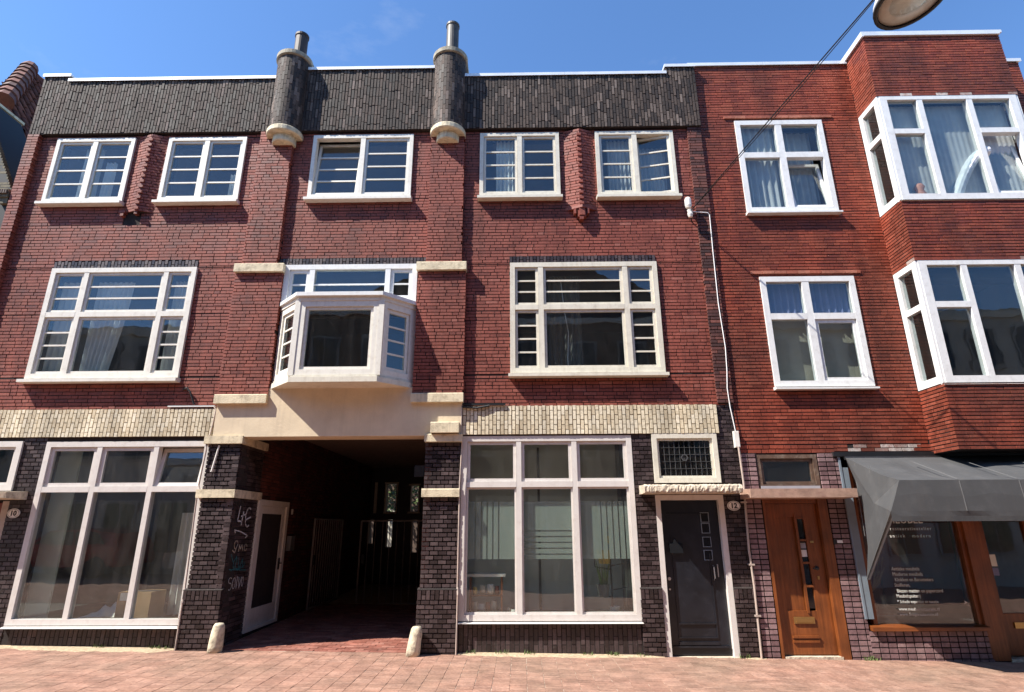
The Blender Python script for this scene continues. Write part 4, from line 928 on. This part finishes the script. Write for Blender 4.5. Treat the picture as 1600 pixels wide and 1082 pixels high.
# ------------------------------------------------------------------ iron gate leaves in the passage
def gate_leaf(label, p0, p1, zb, zt):
    (xa, oa), (xb, ob2) = p0, p1
    g = thing('iron_gate', label, 'gate', (xa, oa, zb), 'iron gate leaves in the passage')
    P = lambda t: (xa + (xb - xa) * t, oa + (ob2 - oa) * t)
    for z in (zb, zt): MB().tube([(*P(0), z), (*P(1), z)], .02, 6).build('rail', 'gatem', g)
    for t in (0, 1): MB().tube([(*P(t), zb), (*P(t), zt)], .022, 6).build('stile', 'gatem', g)
    n = 13
    for i in range(1, n): MB().tube([(*P(i / n), zb), (*P(i / n), zt)], .009, 6).build('bar', 'gatem', g)
    MB().box(P(.04)[0] - .03, P(.04)[0] + .03, P(.04)[1] - .03, P(.04)[1] + .03, zb + .85, zb + 1.05).build('lock_case', 'blackm', g)
gate_leaf('closed barred iron gate leaf next to the right pillar', (-3.76, -4.85), (-1.56, -4.85), .1, 1.9)
gate_leaf('barred iron gate leaf swung open against the passage wall', (-4.42, -3.55), (-4.36, -5.35), .15, 1.93)

# ------------------------------------------------------------------ bollards
def bollard(label, x, o, lean):
    z = GZ(x) - .02; b = thing('guard_stone', label, 'bollard', (x, o, z), 'guard stones of the gateway')
    mb = MB().lathe([(.1, z), (.1, z + .1), (.094, z + .2), (.088, z + .3), (.078, z + .37), (.058, z + .4), (0, z + .41)], 0, 0, 18)
    mb.v = [(vx + x + lean * (vz - z), vy - o, vz) for vx, vy, vz in mb.v]
    rs = random.Random(int(x * 7)); mb.v = [(a + rs.uniform(-.004, .004), b_ + rs.uniform(-.004, .004), c_) for a, b_, c_ in mb.v]; mb.build('stone_body', 'bollard', b, smooth=True)
bollard('stubby cream guard stone at the foot of the graffiti pillar', -4.42, .16, .05)
bollard('taller leaning cream guard stone by the right gateway pillar', -1.56, .2, .12)

# ------------------------------------------------------------------ pipes, cables, fittings
p = thing('drain_pipe', 'thin worn downpipe between the black door and the oak door', 'pipe', (3.43, .04, -.08))
MB().tube([(3.455, .06, 2.95), (3.47, .05, 2.4), (3.46, .05, 2.2), (3.425, .06, 1.4), (3.44, .055, .9), (3.425, .05, -.1)], .017, 8).build('pipe_run', 'galv', p)
for z in (2.1, 1.2, .5): MB().box(3.4, 3.48, 0.0, .075, z - .012, z + .012).build('clip', 'galv', p)
p = thing('junction_box', 'small white junction box between cream brick band and orange house', 'box', (3.45, .05, 3.0))
MB().box(3.405, 3.485, .0, .06, 2.94, 3.2).build('box_body', 'enamel', p); MB().box(3.41, 3.48, .06, .066, 2.95, 3.19).build('box_lid', 'enamel', p)
mb = MB().tube([(3.06, .12, 7.15), (3.2, .06, 7.16), (3.41, .06, 7.14), (3.44, .055, 7.1), (3.425, .05, 6.4), (3.41, .05, 5.4), (3.44, .05, 4.6), (3.42, .05, 4.2), (3.39, .05, 3.9), (3.4, .05, 3.6), (3.44, .05, 3.2)], .008, 6)
solo(mb, 'wall_cable', 'cable', 'white cable running down the seam between the two brick houses', 'cable')
br = thing('cable_bracket', 'white insulator bracket holding the overhead wire beside the top window', 'bracket', (3.07, 0, 7.1))
MB().lathe([(0, 7.2), (.045, 7.2), (.06, 7.24), (.06, 7.36), (.04, 7.4), (0, 7.4)], 3.05, .14, 12).build('insulator', 'enamel', br)
MB().lathe([(0, 7.0), (.03, 7.0), (.05, 7.05), (.04, 7.1), (.05, 7.14), (0, 7.17)], 3.06, .16, 12).build('insulator', 'enamel', br)
MB().tube([(3.1, .0, 7.2), (3.1, .15, 7.12), (3.06, .16, 7.12)], .015, 6).tube([(3.12, 0, 7.0), (3.07, .16, 7.08)], .012, 6).build('arm', 'blackm', br)
Hp = Vector((4.331, 4.65, 7.683)); B0 = Vector((3.07, .16, 7.12))
def sagline(a, b, sag, n=16): return [tuple(a.lerp(b, i / n) - Vector((0, 0, sag * 4 * (i / n) * (1 - i / n)))) for i in range(n + 1)]
E2 = B0 + (Hp - B0) * 2.52
mb = MB().tube([tuple(B0), tuple(Hp), tuple(E2)], .009, 5).tube(sagline(B0 + Vector((.02, 0, .02)), Hp, .05), .006, 5)
solo(mb, 'overhead_wire', 'rubber_and_shade', 'black overhead wire slanting up across the sky to the lamp', 'wire')
# street lamp hung over the street
lc = Vector((4.06, 4.65, 6.93)); TL = Matrix.Translation(V(*lc)) @ Matrix.Rotation(R(-6), 4, 'Y') @ Matrix.Rotation(R(-4), 4, 'X')
lamp = thing('street_lamp', 'round white street lamp with dark rim hanging above the street', 'lamp', tuple(lc))
def lm_(prof, name, mat, n=32):
    mb = MB(); mb.X = TL; mb.lathe(prof, 0, 0, n); return mb.build(name, mat, lamp, smooth=True)
lm_([(.335, 0), (.33, .06), (.27, .17), (.16, .26), (.08, .3), (0, .31)], 'shade', 'lampw'); lm_([(.335, .0), (.35, .0), (.352, -.03), (.315, -.035), (.315, -.01), (.335, 0)], 'rim', 'rubber_and_shade')
lm_([(.31, -.015), (.24, .03), (.2, .1), (0, .13)], 'reflector', 'lampi'); lm_([(.22, .02), (.2, -.02), (.12, -.05), (0, -.06)], 'lens', 'glass'); lm_([(0, .0), (.04, .0), (.045, .06), (.03, .1), (0, .1)], 'bulb', 'enamel')
mb = MB().tube([tuple(lc + Vector((0, 0, .3))), tuple(lc + Vector((.05, 0, .5))), (4.28, 4.65, 7.66)], .014, 6); mb.build('hanger', 'blackm', lamp)
# short capping rods, plates and stubs on the wide house
MB().box(-5.8, -5.02, 0, .05, 3.655, 3.675).build('ledge_strip', 'white', house); MB().tube([(-5.03, .05, 3.66), (-4.98, .06, 3.6), (-5.0, .05, 3.4), (-5.02, .05, 3.2), (-5.06, .06, 3.1), (-5.03, .08, 2.95), (-5.08, .05, 2.4), (-5.03, .07, 2.3), (-5.08, .05, 2.2), (-5.05, .04, .9), (-5.03, .09, .7), (-5.03, .09, 0)], .012, 6).build('conduit', 'galv', house)
MB().tube([(-4.84, .06, 3.02), (-4.9, .07, 2.6)], .014, 6).build('conduit', 'enamel', house)
MB().box(-.94, -.24, .036, .07, 3.645, 3.675).build('ledge_strip', 'blackm', house); MB().tube([(-.95, .06, 3.62), (-.7, .07, 3.6), (-.5, .06, 3.64)], .016, 6).build('conduit', 'rubber_and_shade', house)
MB().tube([(-.955, .06, 3.65), (-.95, .06, 3.2), (-.93, .07, 3.1), (-.955, .06, 2.4), (-.955, .06, .9), (-.945, .1, .8), (-.95, .1, -.02)], .014, 6).build('conduit', 'galv', house)
MB().tube([(-5.62, .0, 3.96), (-5.52, .06, 3.97), (-5.46, .05, 3.9), (-5.38, .02, 3.7)], .016, 6).build('cable_stub', 'rubber_and_shade', house)
sc_ = thing('wall_lamp', 'small grey floodlight on the inner face of the gateway pillar', 'lamp', (-1.6, -.3, 2.62)); MB().box(-1.74, -1.58, -.42, -.28, 2.54, 2.72).build('lamp_body', 'blackm', sc_); MB().tube([(-1.58, -.35, 2.7), (-1.52, -.35, 2.75)], .02, 6).build('arm', 'blackm', sc_)
# house number plates
def plate(num, x, o, z, label):
    t = thing('number_plate', label, 'sign', (x, o, z), 'oval house number plates')
    mb = MB(); n = 28; mb.prism([(x + .1 * math.cos(2 * math.pi * i / n), z + .072 * math.sin(2 * math.pi * i / n)) for i in range(n)], o, o + .012, 'o'); mb.build('plate_face', 'enamel', t)
    mb = MB(); ring = [(x + .088 * math.cos(2 * math.pi * i / n), z + .06 * math.sin(2 * math.pi * i / n)) for i in range(n)]; mb.tube([(a, o + .012, b) for a, b in ring] + [(ring[0][0], o + .012, ring[0][1])], .003, 4); mb.build('plate_line', 'ink', t)
    tx = text(num, 0, 0, 0, .105, 'ink', t, 'CENTER', bold=.004); tx.matrix_parent_inverse = Matrix(); tx.location = (0, -.0135, -.035)
plate('10', -7.96, .005, 1.985, 'oval white plate reading 10 at the far left shop window')
plate('12', 3.29, .005, 2.05, 'oval white plate reading 12 beside the black door')

# ------------------------------------------------------------------ things seen inside the windows
def curtain(label, *a, m='curtain', grp='curtains in the windows', **k):
    solo(drape(*a, **k), 'curtain', m, label, 'curtain', grp)
curtain('sheer white curtain in the left half of the far left top window', -8.4, -8.05, -.16, 7.5, 8.8, folds=5)
curtain('narrow white curtain in the right half of the far left top window', -7.95, -7.75, -.16, 7.5, 8.5, folds=3)
curtain('white curtain tucked at the right of the second top window', -5.5, -5.3, -.16, 7.5, 8.2, folds=3)
curtain('white curtain in the left casement beside the ridged brick prow', -.42, -.05, -.14, 7.5, 8.85, folds=5)
curtain('blue-grey curtain in the left casement of the topmost window by the seam', 1.7, 2.15, -.16, 7.5, 8.85, folds=6, m='gcurtain')
curtain('grey curtain behind the casement swung open by the seam', 2.35, 2.85, -.34, 7.5, 8.8, folds=6, m='gcurtain')
curtain('white curtain gathered left in the wide first floor window', -7.6, -6.95, -.2, 4.0, 6.0, folds=7, gather=.35)
curtain('white curtain behind the narrow left lights of the wide window', -8.25, -7.8, -.2, 4.0, 6.0, folds=4)
curtain('white curtain behind the narrow right lights of the wide window', -6.2, -5.85, -.2, 4.0, 6.0, folds=5)
curtain('grey curtain filling the left half of the orange house top window', 4.2, 4.9, -.14, 7.1, 9.1, folds=6, m='gcurtain'); curtain('grey curtain behind the tilted light of the orange house top window', 4.98, 5.7, -.33, 7.1, 9.1, folds=6, m='gcurtain')
curtain('blue curtain across the upper half of the orange house lower window', 4.2, 5.8, -.16, 5.15, 5.85, folds=14, m='bcurtain'); curtain('beige blind hanging in the lower half of the orange house lower window', 4.22, 5.78, -.24, 3.9, 5.2, folds=3, amp=.008, m='ocurtain')
curtain('beige curtain at the left side of the lower bay window', 6.62, 6.85, .36, 3.9, 5.8, folds=3, m='ocurtain'); curtain('grey blind across the upper bay window', 6.65, 8.9, .4, 7.1, 9.1, folds=24, amp=.005, m='gcurtain')
curtain('black drape in the large window above number twelve', .5, 1.1, -.38, 4.0, 6.1, folds=6, m='inside_d')
ho = thing('hose', 'bent white exhaust hose reaching out to the tilted bay window', 'hose', (7.75, .3, 7.1))
mb = MB(); pts = [(7.55 + .75 * (i / 20), .44 + .05 * (i / 20), 7.1 + .95 * math.sin(i / 20 * math.pi / 2)) for i in range(21)]; mb.tube(pts, [.085 + .006 * (i % 2) for i in range(21)], 12); mb.build('hose_body', 'hose', ho)
solo(MB().lathe([(.07, 7.15), (.09, 7.2), (.06, 7.3), (.085, 7.36), (.05, 7.42), (0, 7.44)], 6.98, .45, 12), 'figurine', 'salmon', 'small salmon figurine standing in the upper bay window', 'figurine', smooth=True)
tl_ = thing('desk_lamp', 'tiny yellow lamp on the sill of the wide left window', 'lamp', (-6.9, -.35, 4.1)); MB().lathe([(.05, 4.1), (.012, 4.12), (.012, 4.25)], -6.9, -.35, 10).build('stem', 'blackm', tl_); MB().lathe([(.055, 4.25), (.045, 4.36), (0, 4.37)], -6.9, -.35, 12).build('shade', 'yellow', tl_)
fr = thing('wall_picture', 'dark picture frame on the back wall of the wide left room', 'picture', (-6.8, -4.9, 4.9)); MB().box(-7.3, -6.3, -4.97, -4.93, 4.4, 5.4).build('frame', 'grey', fr); MB().box(-7.2, -6.4, -4.93, -4.925, 4.5, 5.3).build('print', 'inside_d', fr)
pp_ = thing('papers', 'loose white papers lying on the sill of the bay', 'paper', (-2.6, .3, 4.1)); MB().box(-2.75, -2.45, .2, .4, 4.095, 4.11).build('sheet', 'paper', pp_); MB().prism([(-2.7, 4.11), (-2.5, 4.14), (-2.48, 4.12)], .22, .38, 'o').build('sheet', 'paper', pp_)
for i, (x, z) in enumerate(((1.35, 4.25), (1.5, 4.27), (1.62, 4.24))):
    solo(MB().lathe([(.03, 4.19), (.035, z), (.015, z + .04), (.025, z + .08), (0, z + .1)], x, -.25, 8), 'ornament', 'enamel', ('small white ornament nearest the middle on the sill above number twelve', 'tallest small white ornament on the sill above number twelve', 'small white ornament nearest the right lights above number twelve')[i], 'ornament', 'ornaments on the sill above number twelve')
solo(MB().tube([(.75, -.3, 6.0), (.8, -.3, 5.4), (.86, -.3, 5.0), (.83, -.3, 4.5), (.85, -.3, 4.22)], .008, 5), 'hanging_cord', 'cable', 'thin pale cord hanging down inside the window above number twelve', 'cord')
# left shop window
solo(MB().box(-8.02, -7.45, -.5, -.46, .4, 3.3), 'room_screen', 'screen', 'tall pale green screen at the left of the empty shop window', 'screen'); solo(MB().box(-5.62, -5.1, -1.3, -1.26, .4, 3.3), 'room_screen', 'inside', 'grey partition at the right inside the empty shop window', 'screen')
cd = thing('cardboard_box', 'brown cardboard box standing in the empty shop window', 'box', (-6.1, -.55, .4)); MB().box(-6.3, -5.78, -.75, -.35, .42, .8).build('carton', 'card', cd); MB().box(-6.26, -6.08, -.35, -.346, .68, .79).build('label_sheet', 'paper', cd); MB().box(-6.3, -5.78, -.57, -.53, .8, .803).build('tape', 'paper', cd)
solo(drape(-5.75, -5.35, -.8, .42, 2.0, folds=4, gather=-.3), 'dust_sheet', 'curtain', 'white dust sheet draped in the right part of the empty shop window', 'sheet')
mb = MB(); rs = random.Random(8); n = 14
for j in range(n):
    for i in range(n):
        pass
hgt = lambda i, j: .42 + .16 * math.exp(-((i - 7) ** 2 + (j - 7) ** 2) / 22) * (1 + .35 * math.sin(i * 1.7 + j)) 
mb.add([V(-6.95 + .75 * i / n, -.45 - .5 * j / n, hgt(i, j)) for j in range(n + 1) for i in range(n + 1)], [(j * (n + 1) + i, j * (n + 1) + i + 1, (j + 1) * (n + 1) + i + 1, (j + 1) * (n + 1) + i) for j in range(n) for i in range(n)]); solo(mb, 'dust_sheet', 'curtain', 'crumpled white sheet lying low beside the cardboard box', 'sheet', smooth=True)
MB().box(-8.05, -4.95, -2.5, -.32, .3, .41).build('display_floor', 'wood_d', house); MB().box(-1.05, 1.9, -2.5, -.32, .3, .44).build('display_floor', 'inside', house)
# right shop window: frosted screen with slots
fs_ = thing('frosted_screen', 'pale green frosted screen with dark slots filling the right shop window', 'screen', (.4, -1.1, .44))
MB().box(-.92, 1.76, -1.12, -1.08, .44, 3.2).build('panel', 'screen', fs_)
ff = thing('window_film', 'frosted film band with cut-out stripes behind the right shop window panes', 'window film', (.4, -.1, 1.3))
xs_ = [-.86] + [q for i in range(5) for q in (-.72 + i * .09, -.7 + i * .09)] + [-.09]
for k in range(0, len(xs_), 2): MB().box(xs_[k], xs_[k + 1], -.1, -.097, 1.28, 2.13).build('film_strip', 'film', ff)
xs_ = [.92] + [q for i in range(5) for q in (1.24 + i * .09, 1.26 + i * .09)] + [1.69]
for k in range(0, len(xs_), 2): MB().box(xs_[k], xs_[k + 1], -.1, -.097, 1.28, 2.13).build('film_strip', 'film', ff)
zs_ = [1.28] + [q for i in range(5) for q in (1.34 + i * .085, 1.36 + i * .085)] + [2.13]
for k in range(0, len(zs_), 2): MB().box(.03, .8, -.1, -.097, zs_[k], zs_[k + 1]).build('film_strip', 'film', ff)
MB().box(.29, .33, -1.079, -1.068, .44, 3.1).build('slot', 'slot', fs_)
MB().box(1.68, 1.8, -1.08, -.7, .44, 3.2).build('return_panel', 'slot', fs_)
sh = thing('pot_shelf', 'low wooden shelf stacked with small pots in the shop window', 'shelf', (-.5, -.35, .44))
MB().box(-.86, -.25, -.55, -.2, 1.02, 1.06).build('top_board', 'paper', sh); MB().box(-.8, -.3, -.5, -.22, .74, .76).build('shelf_board', 'wood_d', sh); MB().box(-.8, -.3, -.5, -.22, .5, .52).build('shelf_board', 'wood_d', sh)
for x in (-.8, -.32): MB().box(x, x + .025, -.5, -.22, .44, 1.02).build('leg', 'wood', sh)
pi = 0
for z, lst in ((.76, (('yellow', -.72), ('cpot', -.6), ('paper', -.48), ('tpot', -.38))), (.52, (('cpot', -.72), ('paper', -.62), ('tpot', -.52), ('cpot', -.42))), (.44, (('tpot', -.9), ('cpot', -.2), ('paper', -.12)))):
    for m, x in lst:
        h = .11 + .05 * ((pi * 37) % 5) / 5; r_ = .04 + .012 * ((pi * 13) % 3)
        solo(MB().lathe([(r_ * .7, z), (r_, z + h * .5), (r_ * .8, z + h * .85), (r_ * .85, z + h), (r_ * .6, z + h), (r_ * .5, z + h * .6), (0, z + h * .6)], x, -.29 - .02 * (pi % 2), 12), 'pot', m,
             ('mustard pot on the upper shelf', 'pale pot beside the mustard pot on the upper shelf', 'white pot third along the upper shelf', 'terracotta pot at the right end of the upper shelf', 'pale pot at the left end of the lower shelf', 'white pot second along the lower shelf', 'terracotta pot third along the lower shelf', 'pale pot at the right end of the lower shelf', 'terracotta pot on the floor left of the pot shelf', 'pale pot on the floor right of the pot shelf', 'white pot on the floor farthest right of the pot shelf')[pi], 'pot', 'pots in the right shop window', smooth=True)
        pi += 1
ps = thing('plant_stand', 'black wire plant stand with branching arms in the shop window', 'stand', (1.4, -.38, .44))
MB().tube([(1.4, -.38, .44), (1.4, -.38, 1.75)], .015, 6).build('post', 'blackm', ps)
for x0, x1, z in ((1.15, 1.4, 1.15), (1.4, 1.62, 1.2), (1.22, 1.4, .75), (1.4, 1.66, .85)): MB().tube([(x1 if x0 == 1.4 else x0, -.38, z + .35), (x1 if x0 == 1.4 else x0, -.38, z), (1.4, -.38, z - .04)], .01, 5).build('arm', 'blackm', ps)
for m, x, z, s, lb in (('yellow', 1.36, 1.5, .06, 'small mustard pot at the top of the wire plant stand'), ('yellow', 1.3, 1.2, .11, 'large pale yellow pot on the wire plant stand'), ('inside_d', 1.26, .72, .1, 'dark square planter low on the wire plant stand'), ('paper', 1.42, .44, .08, 'white cup at the foot of the wire plant stand')):
    solo(MB().lathe([(s * .75, z), (s, z + s * 1.8), (s * .85, z + s * 1.8), (s * .7, z + s * .6), (0, z + s * .6)], x, -.33, 12), 'plant_pot', m, lb, 'pot', 'pots on the wire plant stand')
mb = MB(); rs = random.Random(6)
for i in range(14):
    a = rs.uniform(0, 6.28); t = rs.uniform(.3, .5); mb.slab([(1.26 + .03 * math.cos(a), -.33, .85), (1.29 + .03 * math.cos(a), -.33, .85), (1.27 + .12 * math.cos(a), -.33 + .1 * math.sin(a), .85 + t)], .003)
solo(mb, 'house_plant', 'leaf', 'spiky green plant growing in the dark planter', 'plant')
# antique shop window
vf = thing('dried_flowers', 'bunch of dried flowers in a vase behind the antique shop lettering', 'flowers', (5.36, -.4, .5)); MB().lathe([(.05, .42), (.08, .55), (.05, .7), (.06, .75)], 5.36, -.4, 12).build('vase', 'tpot', vf); mb = MB(); rs = random.Random(12)
for i in range(40):
    a = rs.uniform(0, 6.28); l = rs.uniform(.1, .3); mb.tube([(5.36, -.4, .74), (5.36 + l * .6 * math.cos(a), -.4 + l * .4 * math.sin(a), .9), (5.36 + l * math.cos(a), -.4 + l * .6 * math.sin(a), .95 + .35 * rs.random())], .005, 4)
mb.build('stems', 'straw', vf)
solo(MB().prism([(-.35, .4), (-.36, .4), (-.42, .68), (-.41, .68)], 5.22, 5.34, 'x'), 'picture_board', 'salmon', 'small salmon board leaning in the corner of the antique shop window', 'board')
cup = thing('cabinet', 'dark red painted cabinet standing inside the antique shop', 'cabinet', (6.2, -1.6, .2)); MB().box(5.75, 6.6, -2.0, -1.5, .3, 2.5).build('carcass', 'inside_r', cup)
for x in (5.78, 6.2): MB().box(x, x + .38, -1.5, -1.47, .4, 2.4).build('door', 'darkred', cup)

# ------------------------------------------------------------------ sand gathered along the foot of the walls
mb = MB(); rs = random.Random(31); a_, b_ = 0.0, 0.0
vs, fs = [], []; k = 0
for x0, x1 in ((-9.3, -5.05), (-.95, 2.05), (3.2, 3.5)):
    n = int((x1 - x0) / .04); base = len(vs); wdt = .12
    for i in range(n + 1):
        x = x0 + (x1 - x0) * i / n; wdt = min(.24, max(.03, wdt + rs.uniform(-.03, .03))); e = min(1, i / 5, (n - i) / 5); z = GZ(x)
        for o, h in ((-.01, .022), (.04, .016), (.04 + wdt * .5 * e, .009), (.05 + wdt * e, .0005)): vs.append(V(x, o, z + h * (.4 + .6 * e)))
    for i in range(n):
        for j in range(3): q = base + i * 4 + j; fs.append((q, q + 1, q + 5, q + 4))
mb.add(vs, fs); mb.build('sand', 'sand', fix=False, kind='stuff')
# ------------------------------------------------------------------ weeds at the foot of the walls
mb = MB(); rs = random.Random(21)
for cx in (-.75, -.3, .1, .95, 1.3, 1.36, -6.2, -5.4, -5.25, 4.95, 5.02, -4.9, 1.75, 3.2):
    for i in range(26):
        a = rs.uniform(0, 6.28); l = rs.uniform(.02, .07); x = cx + rs.uniform(-.08, .08); o = rs.uniform(.005, .06); z = GZ(x)
        p_ = Vector(V(x, o, z)); q = Vector((math.cos(a) * l * .6, math.sin(a) * l * .4, l)); s_ = Vector((-math.sin(a), math.cos(a), 0)) * .006
        mb.add([tuple(p_ - s_), tuple(p_ + s_), tuple(p_ + q + s_ * .3), tuple(p_ + q * 1.15)], [(0, 1, 2, 3)])
mb.build('weeds', 'weed', fix=False, kind='stuff')

# ------------------------------------------------------------------ across the street (behind the camera, mirrored in the panes)
def far_house(x0, x1, h, mat, label, gable=False):
    t = thing('facing_house', label, 'house', ((x0 + x1) / 2, 11.6, 0), 'houses across the street')
    y = -11.6; pr = [(x0, -.4), (x1, -.4), (x1, h), (x0, h)] if not gable else [(x0, -.4), (x1, -.4), (x1, h - 3), ((x0 + x1) / 2 + .8, h), ((x0 + x1) / 2 - .8, h), (x0, h - 3)]
    MB().prism(pr, 11.6, 17, 'o').build('wall', mat, t)
    MB().box(x0, x1, 11.5, 11.6, (h - 3 if gable else h) - .35, (h - 3 if gable else h) - .1).build('cornice', 'offwhite', t)
    n = max(2, int((x1 - x0) / 1.7))
    for fl, (za, zb) in enumerate(((.8, 2.6), (4.1, 5.9), (7.0, 8.5))):
        if zb > h - .6: continue
        for i in range(n):
            c = x0 + (x1 - x0) * (i + .5) / n
            f = MB().box(c - .55, c + .55, 11.52, 11.62, za, zb).build('window', 'fargrey', t); MB().box(c - .46, c - .03, 11.5, 11.53, za + .09, zb - .09).box(c + .03, c + .46, 11.5, 11.53, za + .09, zb - .09).build('pane', 'darkglass', f)
far_house(-32, -20, 9.4, 'farb', 'brick house across the street far along to one side'); far_house(-20, -8, 9.2, 'far', 'pale rendered house across the street facing the tiled house'); far_house(-8, 7, 12.6, 'farb', 'tall gabled brick house across the street facing the gateway', True)
far_house(7, 19, 9.2, 'far', 'pale rendered house across the street facing the antique shop'); far_house(19, 32, 9.6, 'farb', 'brick house across the street beyond the antique shop')
def car(x, o, mat, label, flip=1):
    t = thing('parked_car', label, 'car', (x, o, -.02), 'cars parked across the street'); g = -.006 + GZ(x); X = Matrix.Translation(V(x, o, g))
    side_ = [(-2.0, .35), (-2.05, .6), (-1.98, .85), (-1.2, .98), (-.55, 1.42), (.9, 1.5), (1.75, 1.35), (2.0, .95), (2.02, .5), (1.95, .35)]
    def sec(s, w): return [V(a * flip, w, b) for a, b in s]
    mb = MB(); mb.X = X; ws = [(-.8, .94), (-.84, .98), (.84, .98), (.8, .94)]; vs = []
    for (wd, sc) in ((-.72, .9), (-.84, 1), (.84, 1), (.72, .9)):
        vs += [V(a * flip * (sc if b < .9 else sc * .97), wd * (1 if b < 1 else .82), b if b < 1.2 or sc == 1 else b * .99) for a, b in side_]
    n = len(side_); fs = [tuple(range(n)), tuple(range(4 * n - 1, 3 * n - 1, -1))]
    for j in range(3): fs += [(j * n + i, j * n + (i + 1) % n, (j + 1) * n + (i + 1) % n, (j + 1) * n + i) for i in range(n)]
    mb.add(vs, fs); mb.build('body', mat, t)
    for sgn in (-1, 1):
        mb = MB(); mb.X = X; mb.prism([(-.95 * flip, 1.02), (-.45 * flip, 1.36), (.3 * flip, 1.4), (.3 * flip, 1.0)], sgn * .80, sgn * .81, 'o').prism([(.38 * flip, 1.0), (.38 * flip, 1.4), (1.2 * flip, 1.38), (1.5 * flip, 1.05)], sgn * .80, sgn * .81, 'o'); mb.build('side_glass', 'darkglass', t)
        for wx in (-1.25, 1.25):
            mb = MB(); mb.X = X @ Matrix.Translation((wx * flip, -sgn * .74, .32)) @ Matrix.Rotation(R(90), 4, 'X'); mb.lathe([(.2, -.11), (.31, -.11), (.32, -.08), (.32, .08), (.31, .11), (.2, .11)], 0, 0, 20); wh = mb.build('wheel', 'rubber_and_shade', t)
            mb = MB(); mb.X = X @ Matrix.Translation((wx * flip, -sgn * .74, .32)) @ Matrix.Rotation(R(90), 4, 'X'); mb.lathe([(0, -.1), (.2, -.1), (.2, .1), (0, .1)], 0, 0, 12); mb.build('rim', 'steel', wh)
        mb = MB(); mb.X = X; mb.box(min(-2.04 * flip, -1.9 * flip), max(-2.04 * flip, -1.9 * flip), sgn * .6 - .14, sgn * .6 + .14, .66, .8); mb.build('headlight', 'enamel', t)
car(-14.6, 10.55, 'carred', 'red hatchback parked across the street by the pale house'); car(-9.3, 10.55, 'carsil', 'silver hatchback parked across the street behind the red one'); car(-1.8, 10.6, 'cardark', 'dark grey hatchback parked across the street facing the gateway', -1)
